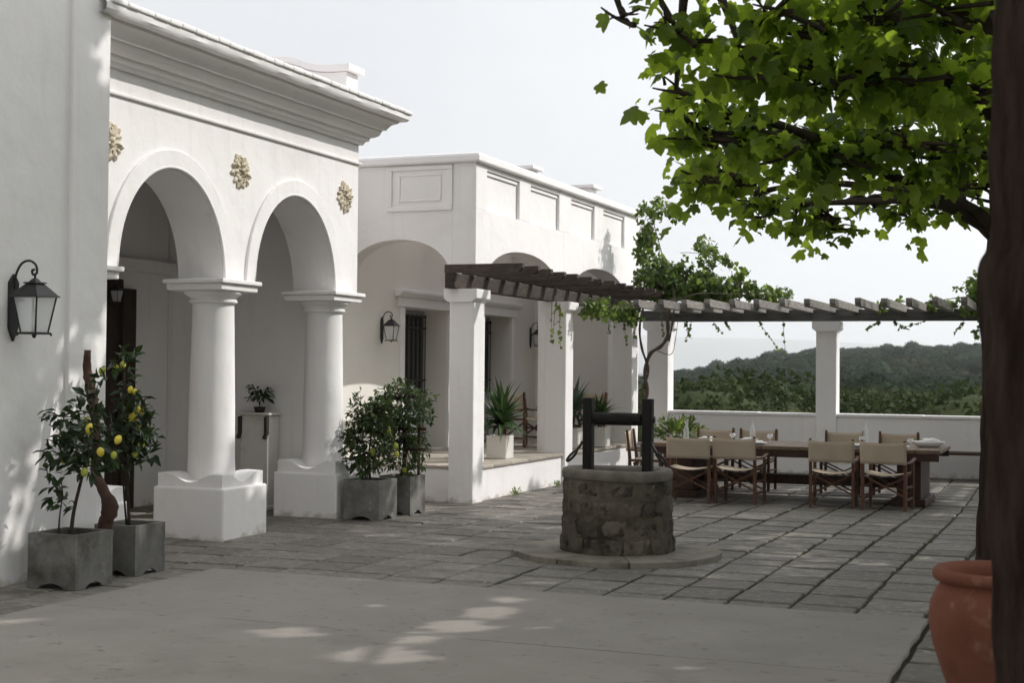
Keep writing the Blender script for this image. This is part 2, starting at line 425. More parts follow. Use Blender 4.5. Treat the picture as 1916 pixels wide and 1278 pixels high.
    def build(self, name, mat, parent=None, smooth=False, bevel=0.0, seg=2, local=False, angle=None):
        me = self.mesh(name, mat, smooth)
        if angle is not None:
            me.polygons.foreach_set('use_smooth', [True] * len(me.polygons))
            me.set_sharp_from_angle(angle=R(angle))
        o = bpy.data.objects.new(name, me)
        COL.objects.link(o)
        if parent is not None:
            attach(o, parent, local)
        if bevel > 0:
            md = o.modifiers.new('bevel', 'BEVEL'); md.width = bevel; md.segments = seg; md.limit_method = 'ANGLE'
            md.angle_limit = R(35); md.harden_normals = False
        return o

def world_matrix(o):
    if o.parent is None:
        return Matrix.LocRotScale(o.location, o.rotation_euler, o.scale)
    return world_matrix(o.parent) @ o.matrix_parent_inverse @ Matrix.LocRotScale(o.location, o.rotation_euler, o.scale)

def attach(o, parent, local=False):
    """make o a part of parent; mesh coordinates are world coordinates unless local"""
    o.parent = parent
    if not local:
        o.matrix_parent_inverse = world_matrix(parent).inverted()

def tag(o, label=None, cat=None, group=None, kind=None):
    if label: o['label'] = label
    if cat: o['category'] = cat
    if group: o['group'] = group
    if kind: o['kind'] = kind
    return o

def thing(name, loc, label, cat, group=None, rz=0.0):
    o = bpy.data.objects.new(name, None)
    o.empty_display_size = 0.1
    COL.objects.link(o)
    o.location = loc; o.rotation_euler = (0, 0, rz)
    return tag(o, label, cat, group)

def copy_thing(root, loc, rz, label, group=None, scale=1.0):
    r = root.copy(); COL.objects.link(r)
    r.location = loc; r.rotation_euler = (0, 0, rz); r.scale = (scale,) * 3
    r['label'] = label
    if group: r['group'] = group
    kids = [c for c in bpy.data.objects if c.parent == root]
    for ch in kids:
        c = ch.copy(); COL.objects.link(c); c.parent = r
        for g in [k for k in bpy.data.objects if k.parent == ch]:
            d = g.copy(); COL.objects.link(d); d.parent = c
    return r

def instance(name, me, parent, M):
    """one more piece sharing mesh data, placed by a world matrix"""
    o = bpy.data.objects.new(name, me)
    COL.objects.link(o)
    o.parent = parent
    o.matrix_parent_inverse = world_matrix(parent).inverted()
    o.matrix_basis = M
    return o

def joined(name, base, Ms, mat, parent, kind='stuff', smooth=False):
    """many transformed copies of small base meshes ([verts], [faces]) as ONE mesh; Ms: list of (base index, 4x4)"""
    flat = []
    for bv, bf in base:
        tot_ = np.array([len(f) for f in bf], dtype=np.int32)
        flat.append((np.array([i for f in bf for i in f], dtype=np.int32), tot_, np.concatenate(([0], np.cumsum(tot_)[:-1])).astype(np.int32)))
    vs, loops, starts, totals = [], [], [], []
    nv = nl = 0
    for bi, M in Ms:
        bv = base[bi][0]
        lo, tt, st = flat[bi]
        A = np.array(M)
        vs.append(bv @ A[:3, :3].T + A[:3, 3])
        loops.append(lo + nv); starts.append(st + nl); totals.append(tt)
        nv += len(bv); nl += len(lo)
    if nv: loops, starts, totals = np.concatenate(loops), np.concatenate(starts), np.concatenate(totals)
    me = bpy.data.meshes.new(name)
    if nv:
        V = np.concatenate(vs).astype(np.float32)
        me.vertices.add(nv); me.vertices.foreach_set('co', V.ravel())
        me.loops.add(nl); me.loops.foreach_set('vertex_index', np.array(loops, dtype=np.int32))
        me.polygons.add(len(starts)); me.polygons.foreach_set('loop_start', np.array(starts, dtype=np.int32))
        me.polygons.foreach_set('loop_total', np.array(totals, dtype=np.int32))
        me.update(calc_edges=True); me.validate()
    me.materials.append(MATS[mat])
    o = bpy.data.objects.new(name, me)
    COL.objects.link(o)
    if smooth: me.polygons.foreach_set('use_smooth', [True] * len(me.polygons))
    if parent is not None: attach(o, parent)
    if kind: o['kind'] = kind
    return o

def bez(p0, p1, p2, n=8):
    p0, p1, p2 = Vector(p0), Vector(p1), Vector(p2)
    return [p0 * (1 - t) ** 2 + p1 * 2 * t * (1 - t) + p2 * t * t for t in [i / n for i in range(n + 1)]]

def smooth_path(pts, n=5):
    """Catmull-Rom through points"""
    P = [Vector(p) for p in pts]
    P = [P[0] * 2 - P[1]] + P + [P[-1] * 2 - P[-2]]
    out = []
    for i in range(1, len(P) - 2):
        for k in range(n):
            t = k / n
            a, b, c, d = P[i - 1], P[i], P[i + 1], P[i + 2]
            out.append(0.5 * ((2 * b) + (c - a) * t + (2 * a - 5 * b + 4 * c - d) * t * t + (3 * b - a - 3 * c + d) * t ** 3))
    out.append(P[-2])
    return out

def lerp_list(vals, n):
    return [float(np.interp(i / (n - 1), np.linspace(0, 1, len(vals)), vals)) for i in range(n)]

def arch(c, half, spring, rise, n=18, power=2.0):
    """points of an arch from its left to its right foot"""
    pts = []
    for i in range(n + 1):
        a = PI - PI * i / n
        ca, sa = math.cos(a), math.sin(a)
        pts.append((c + half * math.copysign(abs(ca) ** (2 / power), ca), spring + rise * abs(sa) ** (2 / power)))
    return pts

# leaf outlines -----------------------------------------------------------
def arr(vs, fs): return (np.array(vs, dtype=float), fs)
def plane_leaf_base(fold=0.10, droop=0.12):
    half = [(0.0, 0.03), (0.16, -0.06), (0.40, -0.04), (0.50, 0.12), (0.40, 0.27), (0.56, 0.45), (0.48, 0.56), (0.27, 0.58), (0.20, 0.76)]
    ring = half + [(0.0, 0.97)] + [(-x, y) for x, y in reversed(half[1:])]
    vs = [(0.0, 0.32, fold)] + [(x, y, -droop * (x * x + (y - 0.3) ** 2) + (0.03 if abs(x) < .01 else 0)) for x, y in ring]
    n = len(ring)
    return arr(vs, [(0, i + 1, (i + 1) % n + 1) for i in range(n)])
def oval_leaf_base(w=0.42, fold=0.08, curl=0.12):
    vs = [(0, 0, 0), (w * .42, .28, fold), (w * .5, .55, fold), (w * .28, .82, fold * .6 - curl * .5), (0, 1.05, -curl),
          (-w * .28, .82, fold * .6 - curl * .5), (-w * .5, .55, fold), (-w * .42, .28, fold), (0, .3, -.0), (0, .65, -.01)]
    return arr(vs, [(0, 1, 8), (1, 2, 9, 8), (2, 3, 9), (3, 4, 9), (4, 5, 9), (5, 6, 9), (6, 7, 8, 9), (7, 0, 8)])
def ivy_leaf_base():
    half = [(0.0, 0.0), (0.34, -0.05), (0.48, 0.25), (0.30, 0.5)]
    ring = half + [(0.0, 0.9)] + [(-x, y) for x, y in reversed(half[1:])]
    vs = [(0.0, 0.3, 0.08)] + [(x, y, -0.15 * (x * x + (y - .3) ** 2)) for x, y in ring]
    n = len(ring)
    return arr(vs, [(0, i + 1, (i + 1) % n + 1) for i in range(n)])
def blade_base(n=5, bend=0.5, w=0.07):
    vs, fs = [], []
    for i in range(n + 1):
        t = i / n
        ww = w * (1 - t ** 2.2) * (0.75 + 0.5 * math.sin(PI * min(1, t * 1.3)))
        y = t * (1 - 0.25 * bend * t); z = -bend * 0.55 * t * t
        vs += [(-ww, y, z + ww * .5), (0, y, z), (ww, y, z + ww * .5)]
    for i in range(n):
        a = i * 3
        fs += [(a, a + 1, a + 4, a + 3), (a + 1, a + 2, a + 5, a + 4)]
    return arr(vs, fs)

PLANE_LEAVES = [plane_leaf_base(0.10, 0.25), plane_leaf_base(-0.02, 0.6), plane_leaf_base(0.18, 0.4)]
OVAL_LEAVES = [oval_leaf_base(), oval_leaf_base(0.5, 0.04, 0.2), oval_leaf_base(0.36, 0.12, 0.05)]
IVY_LEAVES = [ivy_leaf_base()]
BLADES = [blade_base(5, 0.15), blade_base(5, 0.5), blade_base(5, 0.95)]

def leaf_matrix(p, tip, nrm, size):
    """leaf base point p, tip direction, face direction"""
    y = Vector(tip).normalized()
    z = Vector(nrm)
    x = y.cross(z)
    if x.length < 1e-3: x = y.cross(Vector((1, 0.2, 0.1)))
    x.normalize(); z = x.cross(y)
    M = Matrix.Identity(4)
    for i in range(3):
        M[i][0] = x[i] * size; M[i][1] = y[i] * size; M[i][2] = z[i] * size; M[i][3] = p[i]
    return M

def base_mesh(name, base, mat):
    me = bpy.data.meshes.new(name)
    me.from_pydata([tuple(v) for v in base[0]], [], base[1])
    me.materials.append(MATS[mat])
    return me

def place_leaves(parent, bases, Ms, mat, single=0, leaf_name='leaf', mass_name='foliage'):
    """the `single` leaves that show largest in the photograph as parts of their own, the rest as one mass"""
    if single:
        score = []
        for i, (bi, M) in enumerate(Ms):
            p = M.to_translation()
            x, y, d = project(p)
            ok = d > 0.3 and -5 < x < 1845 and -5 < y < 1283
            score.append((M.to_scale()[0] / d if ok else 0.0, i))
        score.sort(reverse=True)
        pick = {i for s, i in score[:single] if s > 0}
        mes = [base_mesh(leaf_name, b, mat) for b in bases]
        for i in sorted(pick):
            bi, M = Ms[i]
            instance(leaf_name, mes[bi], parent, M)
        Ms = [q for i, q in enumerate(Ms) if i not in pick]
    if Ms:
        return joined(mass_name, bases, Ms, mat, parent)

def rnd_dir():
    v = RNG.normal(size=3)
    return Vector(v / np.linalg.norm(v))
def U(a, b): return float(RNG.uniform(a, b))

# ================================================================== SETTING
# ---- ground: one sheet from behind the camera to the horizon, falling away beyond the terrace
RIDGE_PX = [600, 1150, 1262, 1330, 1400, 1460, 1525, 1600, 1650, 1740, 1850, 2100, 2600]
RIDGE_PY = [745, 735, 722, 708, 690, 681, 675, 668, 661, 658, 660, 668, 695]

def hash_noise(x, y, s):
    x, y = x / s, y / s
    return (math.sin(x * 1.7 + 1.3 * math.sin(y * 1.1 + .4)) + math.sin(y * 2.3 + 1.7 * math.sin(x * .9 + 2.1)) + .6 * math.sin((x + y) * 3.9 + 1.1)) / 2.6

def ground_z(x, y):
    t = y - 23.6
    if t <= 0: return -0.09
    d = math.hypot(x, y)
    az = math.atan2(x, y) + YAW
    az = max(-1.1, min(1.1, az))
    px = 958 + FPX * math.tan(az)
    el = (698 - float(np.interp(px, RIDGE_PX, RIDGE_PY))) / FPX
    s = max(0, min(1, t / 9)); s = s * s * (3 - 2 * s)
    near = -0.09 - 4.2 * s - 2.6 * max(0, min(1, (t - 9) / 60))
    crest = 1.6 + 700 * el
    u = max(0, min(1, (d - 110) / 590))
    u2 = u ** 1.15
    z = near * (1 - u2) + crest * u2 + (hash_noise(x, y, 38) * 2.6 + hash_noise(x + 300, y * .8, 85) * 3.6) * min(1, max(0, (d - 80) / 150)) * (1 - 0.72 * u)
    if d > 700:
        k = min(1, (d - 700) / 500)
        z = crest * (1 - k) + (-14) * k
    return z

xs = sorted(set([-15000, -6000, -3000, -1500, -900, -650, -520] + list(range(-440, 441, 22)) + list(range(-22, 23, 4)) + [520, 700, 1000, 1800, 3500, 6000, 15000]))
ys = sorted(set([-60, -20, 0, 10, 20, 23.3, 23.6, 24.5, 26, 28, 30, 33, 37, 42, 50, 60, 72, 85] + list(range(100, 760, 20)) + [800, 850, 900, 1000, 1200, 1600, 2400, 4000, 7000, 15500]))
m = MB()
m.v = [(x, y, ground_z(x, y)) for y in ys for x in xs]
nx = len(xs)
m.f = [(j * nx + i, j * nx + i + 1, (j + 1) * nx + i + 1, (j + 1) * nx + i) for j in range(len(ys) - 1) for i in range(nx - 1)]
tag(m.build('terrain', 'hill_soil', smooth=True), kind='structure')

# ---- far mountain range
m = MB()
prof = []
for i in range(61):
    a = -0.55 + 1.5 * i / 60
    h = 235 + 40 * math.sin(a * 6.0 + 1.0) + 22 * math.sin(a * 17 + .5) + 10 * math.sin(a * 41)
    prof.append((a, h))
for (rr, k) in ((9500, -0.3), (10600, 0.55), (12000, 1.0), (13000, 0.8), (14500, -0.3)):
    for a, h in prof:
        ang = a - YAW
        m.v.append((rr * math.sin(ang), rr * math.cos(ang), h * k + (22 * math.sin(a * 60 + rr) if 0 < k < 1 else 0)))
n = len(prof)
m.f = [(j * n + i, j * n + i + 1, (j + 1) * n + i + 1, (j + 1) * n + i) for j in range(4) for i in range(n - 1)]
tag(m.build('mountain', 'mountain_rock', smooth=True), kind='structure')

# ---- courtyard paving: bed of soil, pavers laid on it one by one
WELL = (-3.80, 12.0)
SLAB = (-6.35, -0.96, 9.64)
paving = MB().box(-12.0, 4.5, -6.0, 23.2, -0.3, -0.018).build('courtyard_paving', 'joint_soil')
tag(paving, kind='structure')

def paver_base(seed):
    r = random.Random(seed)
    pts = []
    n = 3
    for k in range(4):
        cx = [(-.5, -.5), (.5, -.5), (.5, .5), (-.5, .5)]
        a, b = cx[k], cx[(k + 1) % 4]
        for i in range(n):
            t = i / n
            x = a[0] + (b[0] - a[0]) * t; y = a[1] + (b[1] - a[1]) * t
            j = 0.020 if i else 0.026
            pts.append((x + r.uniform(-j, j * .2) * (1 if x > 0 else -1), y + r.uniform(-j, j * .2) * (1 if y > 0 else -1)))
    N = len(pts)
    vs = [(x * .955, y * .955, 0.0 + r.uniform(-.004, .001)) for x, y in pts] + [(x, y, -0.010) for x, y in pts] + [(x, y, -0.05) for x, y in pts]
    fs = [tuple(range(N))]
    for lv in (0, 1):
        fs += [(lv * N + (i + 1) % N, lv * N + i, (lv + 1) * N + i, (lv + 1) * N + (i + 1) % N) for i in range(N)]
    return arr(vs, fs)
PAVERS = [paver_base(s) for s in range(10)]
pav = []
rr = random.Random(5)
X0, CW = -0.958 - 21 * 0.452, 0.452
ncol = int((2.6 - X0) / CW)
for c in range(ncol):
    xa = X0 + c * CW; xc = xa + CW / 2
    y = 4.2
    wander = rr.uniform(-0.012, 0.012)
    # the rows run through from side to side with a slight wander
    row = 0
    while y < 22.85:
        rw = 0.445 + 0.075 * math.sin(row * 2.4 + 1.0)
        rw_true = rw
        yc = y + rw / 2 + 0.02 * math.sin(xc * 1.3 + row * .7) + wander
        cx = xc + 0.035 * math.sin(yc * 0.55 + c * .25) + rr.uniform(-.006, .006)
        y += rw_true; row += 1
        xl, xr, yl, yr = cx - CW / 2, cx + CW / 2, yc - rw / 2, yc + rw / 2
        if yl < SLAB[2] and xr > SLAB[0] - .012 and xl < SLAB[1] + .03:      # cut to fit round the concrete slab
            if yr - SLAB[2] > 0.10: yl = SLAB[2] + .012
            elif SLAB[0] - xl > 0.08: xr = SLAB[0] - .015
            elif xr - SLAB[1] > 0.08: xl = SLAB[1] + .02
            else: continue
        if cx < -6.9 and yc > 15.9: continue
        if cx < -7.3 and yc < 9.3: continue
        if math.hypot(cx - WELL[0], yc - WELL[1]) < 0.66: continue
        gx, gy = rr.uniform(0.016, 0.030), rr.uniform(0.030, 0.046)
        if cx < -4.6: gx, gy = rr.uniform(.010, .020), rr.uniform(.020, .034)
        M = (Matrix.Translation(((xl + xr) / 2, (yl + yr) / 2, rr.uniform(-0.004, 0.004))) @ Matrix.Rotation(rr.uniform(-.012, .012), 4, 'Z')
             @ Matrix.Rotation(rr.uniform(-.006, .006), 4, 'X') @ Matrix.Rotation(rr.uniform(-.006, .006), 4, 'Y')
             @ Matrix.Diagonal((xr - xl - gx, yr - yl - gy, 1, 1)))
        pav.append((rr.randrange(len(PAVERS)), M))
place_leaves(paving, PAVERS, pav, 'paver_stone', single=300, leaf_name='paver', mass_name='paver_field')
# ---- concrete slab in the foreground, cast in bays
slab = MB().box(SLAB[0] + .01, SLAB[1] - .01, -4.0, SLAB[2] - .01, -0.2, -0.03).build('concrete_slab', 'joint_soil')
tag(slab, kind='structure')
def slab_bay(x0, x1, y0, y1, seed):
    r = random.Random(seed)
    pts = []
    def edge(ax, ay, bx, by, wob):
        n = 14
        for i in range(n):
            t = i / n
            nx_, ny_ = (by - ay), -(bx - ax); L = math.hypot(nx_, ny_)
            w = (r.uniform(-1, 1) * wob) if i else 0
            pts.append((ax + (bx - ax) * t + nx_ / L * w, ay + (by - ay) * t + ny_ / L * w))
    edge(x0, y0, x1, y0, .003); edge(x1, y0, x1, y1, .007); edge(x1, y1, x0, y1, .008); edge(x0, y1, x0, y0, .008)
    MB().prism(pts, 'z', -0.06, 0.020).build('slab_bay', 'concrete_slab', slab, bevel=0.006)
slab_bay(SLAB[0], SLAB[1], 7.768, SLAB[2], 1)
slab_bay(SLAB[0], SLAB[1], 5.40, 7.760, 2)
slab_bay(SLAB[0], SLAB[1], 2.0, 5.392, 3)
slab_bay(SLAB[0], SLAB[1], -4.0, 1.992, 4)

# ================================================================== BUILDINGS
# ---- tall wing at the left edge
wing = thing('house_wing', (-9.0, 4.0, 0), 'tall plain white wall of the house at the left edge', 'building')
MB().box(-12.0, -7.285, -9.0, 9.44, -0.2, 7.6).build('wall', 'limewash', wing, bevel=0.02)
MB().box(-7.295, -7.25, 8.995, 9.452, -0.1, 7.3).build('pilaster', 'limewash', wing, bevel=0.012)
MB().box(-12.2, -7.1, -9.1, 9.6, 7.6, 7.75).build('coping', 'limewash', wing, bevel=0.02)

# ---- arcade
AX0, AX1 = -8.10, -7.60          # back and front plane of the arcade wall
COLY = (9.57, 11.72, 13.87)
ARCY = (10.82, 12.97)
SPR, TOPZ = 2.42, 4.16
arcade = thing('arcade_building', (-8.5, 12.0, 0), 'white arcaded loggia with two round arches, columns and a deep cornice', 'building')
poly = [(9.30, SPR)]
for c in ARCY:
    poly += arch(c, 0.80, SPR, 0.93, 28)
poly += [(14.33, SPR), (14.33, TOPZ), (9.30, TOPZ)]
MB().prism(poly, 'x', AX0, AX1).build('arch_wall', 'limewash', arcade, bevel=0.012)
for c in ARCY:      # raised band round each arch, with a second thinner roll at its inner edge
    out = arch(c, 0.965, SPR + .01, 1.10, 30); inn = arch(c, 0.802, SPR + .01, 0.935, 30)
    o = MB().prism(out + inn[::-1], 'x', AX1 - .02, AX1 + 0.030).build('archivolt', 'limewash', arcade, bevel=0.012)
    path = [(AX1 + 0.012, y, z) for y, z in arch(c, 0.815, SPR + .01, 0.948, 30)]
    MB().tube(path, 0.021, 8).build('roll_moulding', 'limewash', o, smooth=True)
# closing wall above the far pier and end wall of the loggia
MB().box(-10.4, AX0 - .004, 14.20, 14.33, -0.1, TOPZ).build('end_wall', 'limewash', arcade)
MB().box(-10.35, -10.02, 9.0, 14.19, -0.1, TOPZ).build('back_wall', 'limewash', arcade)
MB().box(-10.3, AX1 - .05, 9.0, 14.30, TOPZ - .16, TOPZ + .12).build('ceiling', 'limewash_cream', arcade)
MB().box(-10.019, -9.90, 9.5, 14.19, 2.66, 2.80).build('wall_ledge', 'limewash', arcade, bevel=0.01)
for yb in (10.1, 11.35, 12.6, 13.85):
    MB().box(-10.0, AX0 - .01, yb - .07, yb + .07, TOPZ - .30, TOPZ - .165).build('ceiling_beam', 'pergola_timber', arcade, bevel=0.008)
# string course: a thin dark-shadowed fillet
MB().box(AX1 - .01, AX1 + .028, 9.30, 14.358, 3.872, 3.90).build('string_course', 'limewash', arcade, bevel=0.008)
# cornice profile (out, z), run along the front and returned round the far corner
PRF = [(0.0, 4.10), (0.035, 4.10), (0.05, 4.135), (0.085, 4.15), (0.09, 4.185), (0.12, 4.19), (0.165, 4.215), (0.185, 4.255),
       (0.19, 4.275), (0.225, 4.28), (0.235, 4.30), (0.27, 4.345), (0.325, 4.37), (0.335, 4.395), (0.40, 4.40), (0.42, 4.425), (0.42, 4.475), (0.39, 4.50), (0.0, 4.53)]
m = MB()
NP = len(PRF)
stations = []
for i in range(25):
    y = 9.30 + (14.33 - 9.30) * i / 24
    stations.append(('f', y))
for y_i, (kind, y) in enumerate(stations):
    for o_, z in PRF:
        wob = 0.006 * math.sin(y * 9 + z * 20) if 0 < o_ < .42 else 0
        yy = y + (o_ if y_i == len(stations) - 1 else 0)
        m.v.append((AX1 + o_, yy, z + wob * .4))
for xk in (AX1 - 0.6, AX1 - 2.6):
    for o_, z in PRF:
        m.v.append((xk, 14.33 + o_, z))
NS = len(stations) + 2
m.f = [(s * NP + i, s * NP + i + 1, (s + 1) * NP + i + 1, (s + 1) * NP + i) for s in range(NS - 1) for i in range(NP - 1)]
cornice = m.build('cornice', 'limewash', arcade, angle=38)
# whitewashed edge tiles along the top of the cornice, uneven
rr = random.Random(9)
y = 9.36
while y < 14.72:
    w = rr.uniform(0.16, 0.23)
    z0 = 4.478 + rr.uniform(-.003, .003)
    MB().box(AX1 - .55, AX1 + .44 + rr.uniform(-.003, .006), y, y + w + .002, z0, z0 + rr.uniform(.046, .056)).build('edge_tile', 'limewash', cornice, bevel=0.018, seg=3)
    y += w
MB().prism([(AX1 + .36, 4.50), (AX1 - .45, 4.66), (-10.4, 4.66), (-10.4, 4.50)], 'y', 9.45, 14.6).build('roof', 'limewash', arcade)
# swept gable parapet at the far end
gp = [(-10.4, 4.4), (-7.62, 4.4), (-7.62, 4.88)]
cap_line = [(-7.62, 4.88), (-7.80, 4.88), (-7.95, 4.89), (-8.10, 4.925), (-8.22, 4.975), (-8.34, 5.01), (-8.50, 5.02), (-10.4, 5.03)]
gp += cap_line[1:]
gab = MB().prism(gp, 'y', 14.06, 14.32).build('gable_parapet', 'limewash', arcade, bevel=0.01)
capp = [(x + (0.06 if i == 0 else 0), z + .002) for i, (x, z) in enumerate(cap_line)]
MB().prism(capp + [(x, z + .075) for x, z in capp[::-1]], 'y', 14.00, 14.38).build('coping', 'limewash', gab, bevel=0.012)
# columns: base block with scooped shoulders, tapered shaft, round and square capital
def column(yc, half=False):
    xc = -7.76
    col = thing_part = MB().lathe([(0.232, 0.50), (0.226, 0.60), (0.219, 0.72), (0.216, 1.2), (0.206, 1.7), (0.196, 2.20), (0.198, 2.23)], (xc, yc, 0), 40, cap=False).build('column', 'limewash', arcade, smooth=True)
    s = 0.385
    MB().box(xc - s, xc + s, yc - s, yc + s, -0.05, 0.475).build('base_block', 'limewash', col, bevel=0.022, seg=3)
    s2 = 0.352
    prof = [(-s2, 0.47), (s2, 0.47), (s2, 0.60)]
    N = 18
    for i in range(N + 1):
        t = s2 - 2 * s2 * i / N
        u = abs(t) / s2
        z = 0.60 - 0.085 * (0.5 + 0.5 * math.cos(PI * min(1, u / 0.72)))
        prof.append((t, z))
    # height field: scooped in both directions
    m = MB()
    G = 14
    for j in range(G + 1):
        for i in range(G + 1):
            a = -s2 + 2 * s2 * i / G; b = -s2 + 2 * s2 * j / G
            f = lambda t: 0.085 * (0.5 + 0.5 * math.cos(PI * min(1, abs(t) / s2 / 0.74)))
            e = max(abs(a), abs(b)) / s2
            z = 0.60 - max(f(a), f(b)) + (0.05 * (1 - e) if e < 1 else 0)
            m.v.append((xc + a, yc + b, z))
    g1 = G + 1
    m.f = [(j * g1 + i, j * g1 + i + 1, (j + 1) * g1 + i + 1, (j + 1) * g1 + i) for j in range(G) for i in range(G)]
    rim = [i for i in range(g1)] + [j * g1 + G for j in range(1, g1)] + [G * g1 + i for i in range(G - 1, -1, -1)] + [j * g1 for j in range(G - 1, 0, -1)]
    o = len(m.v)
    for k in rim: m.v.append((m.v[k][0], m.v[k][1], 0.47))
    L = len(rim)
    m.f += [(rim[k], rim[(k + 1) % L], o + (k + 1) % L, o + k) for k in range(L)]
    m.build('scooped_shoulder', 'limewash', col, angle=50)
    MB().lathe([(0.196, 2.195), (0.222, 2.20), (0.228, 2.215), (0.222, 2.235), (0.212, 2.24), (0.232, 2.265), (0.268, 2.285), (0.276, 2.30), (0.268, 2.318)], (xc, yc, 0), 40).build('capital_ring', 'limewash', col, smooth=True)
    ab = 0.315
    MB().box(xc - ab, xc + ab - .02, yc - ab, yc + ab, 2.316, 2.378).box(xc - ab - .028, xc + ab + .012, yc - ab - .028, yc + ab + .028, 2.379, 2.419).build('abacus', 'limewash', col, bevel=0.008)
    return col
for yc in COLY: column(yc)
# rosettes: carved leaves round a hollow, set on the spandrels
def rosette(yc, zc):
    x = AX1
    rq = random.Random(int(yc * 10))
    ro = MB().lathe([(0.125, 0.0), (0.118, 0.018), (0.07, 0.028), (0.045, 0.012)], (x, yc, zc), 20, axis='x').build('rosette', 'rosette_stone', arcade, smooth=True)
    for ring, (n, r0, r1, w, h, ph) in enumerate(((14, 0.065, 0.185, 0.031, 0.022, PI / 2), (11, 0.045, 0.142, 0.028, 0.034, PI / 9), (7, 0.02, 0.08, 0.024, 0.044, .3))):
        for k in range(n):
            a = ph + 2 * PI * k / n + rq.uniform(-.12, .12)
            ca, sa = math.cos(a), math.sin(a)
            r1k = r1 * rq.uniform(.80, 1.06); hk = h * rq.uniform(.6, 1.25)
            p = MB()
            pts = []
            for t, ww, hh in ((0, .5, .25), (.35, 1.0, .85), (.7, .85, 1.0), (.9, .5, .75), (1.0, .12, .35)):
                r = r0 + (r1k - r0) * t
                for s, q in ((-1, .35), (0, 1.0), (1, .35)):
                    yy, zz = r * ca - s * w * ww * sa, r * sa + s * w * ww * ca
                    pts.append((x + .008 + hk * hh * q + rq.uniform(-.004, .004), yc + yy, zc + zz))
            nrow = 5
            p.v = pts + [(x, b, c) for (_, b, c) in pts]
            for i in range(nrow - 1):
                for j in range(2):
                    a0 = i * 3 + j
                    p.f.append((a0, a0 + 1, a0 + 4, a0 + 3))
            o = nrow * 3
            bd = [0, 1, 2, 5, 8, 11, 14, 13, 12, 9, 6, 3]
            p.f += [(bd[i], bd[(i + 1) % 12], bd[(i + 1) % 12] + o, bd[i] + o) for i in range(12)]
            p.build('carved_leaf', 'rosette_stone', ro, smooth=False)
    MB().ball((x + .024, yc, zc), 0.03, 10, 6).build('boss', 'rosette_stone', ro, smooth=True)
for yc in (9.90, 11.91, 14.00): rosette(yc, 3.485)
# door in the loggia's back wall: deep dark recess
dr = MB().box(-10.018, -9.985, 12.40, 13.26, 0, 2.42).build('door', 'door_timber', arcade, bevel=0.006)
for z0, z1 in ((0.15, 0.75), (0.85, 1.55), (1.65, 2.3)):
    for ya in (12.48, 12.87):
        MB().box(-9.986, -9.97, ya, ya + .30, z0, z1).build('door_panel', 'door_timber', dr, bevel=0.008)
MB().lathe([(0.022, -9.985), (0.022, -9.95), (0.035, -9.945), (0.03, -9.915)], (0, 13.18, 1.05), 12, axis='x').build('handle', 'black_iron', dr, smooth=True)
MB().box(-10.018, -9.95, 13.261, 13.50, 0, 2.46).build('door_frame', 'door_timber', arcade, bevel=0.01)
MB().box(-10.018, -9.95, 12.25, 13.261, 2.421, 2.56).build('door_frame', 'door_timber', arcade, bevel=0.01)

# ---- porch building behind the pergola
PX = -7.12          # front plane (faces the court)
PY = 16.55          # near side plane
PE = 23.45          # far end
XB = -8.95          # wall at the back of the porch
PT = 4.19
porch = thing('porch_building', (-8.2, 20.0, 0), 'white porch building with panelled parapet and low wide arches', 'building')
A1, A2 = (18.245, 1.375), (21.525, 1.375)
PANZ0, PANZ1 = 3.61, 4.13
pan = [(16.90, 18.03), (18.45, 19.60), (20.12, 21.20), (21.64, 22.75)]
poly = [(PY, 0.42), ] + [(A1[0] - A1[1], 0.42)] + arch(A1[0], A1[1], 2.66, 0.52, 26, 2.15) + [(A1[0] + A1[1], 0.42), (A2[0] - A2[1], 0.42)] + arch(A2[0], A2[1], 2.66, 0.52, 26, 2.15) + [(A2[0] + A2[1], 0.42), (PE, 0.42)]
MB().prism(poly + [(PE, PT), (PY, PT)], 'x', PX - .32, PX - .045).build('front_wall', 'limewash', porch)
MB().prism(poly + [(PE, PANZ0), (PY - .0, PANZ0)], 'x', PX - .044, PX).build('front_facing', 'limewash', porch)
edges = [PY] + [v for p in pan for v in p] + [PE]
for i in range(0, len(edges), 2):
    MB().box(PX - .044, PX, edges[i], edges[i + 1], PANZ0 + .001, PT).build('pilaster_strip', 'limewash', porch, bevel=0.004)
for a, b in pan:
    MB().box(PX - .044, PX - .004, a, b, PANZ1, PT).build('panel_head', 'limewash', porch, bevel=0.004)
    MB().box(PX - .044, PX - .022, a + .03, b - .03, PANZ1 - .055, PANZ1 - .02).build('panel_moulding', 'limewash', porch, bevel=0.004)
# side wall towards the arcade, with its own arch
C0, CH = -8.205, 0.745
poly = arch(C0, CH, 2.70, 0.54, 26, 2.2)
poly = [(XB - .35, 0.42), (XB - .001, 0.42)] + poly + [(C0 + CH, 0.42), (PX - .321, 0.42), (PX - .321, PT), (XB - .35, PT)]
MB().prism(poly, 'y', PY, PY + .30).build('side_wall', 'limewash', porch, bevel=0.006)
for (x0, x1, z0, z1, d) in ((-8.36, -7.44, 3.60, 3.66, .022), (-8.36, -7.44, 4.12, 4.17, .022), (-8.36, -8.29, 3.661, 4.119, .022), (-7.51, -7.44, 3.661, 4.119, .022),
                            (-8.20, -7.60, 3.72, 3.745, .012), (-8.20, -7.60, 4.045, 4.07, .012), (-8.20, -8.175, 3.746, 4.044, .012), (-7.625, -7.60, 3.746, 4.044, .012)):
    MB().box(x0, x1, PY - d, PY + .002, z0, z1).build('panel_moulding', 'limewash', porch, bevel=0.006)
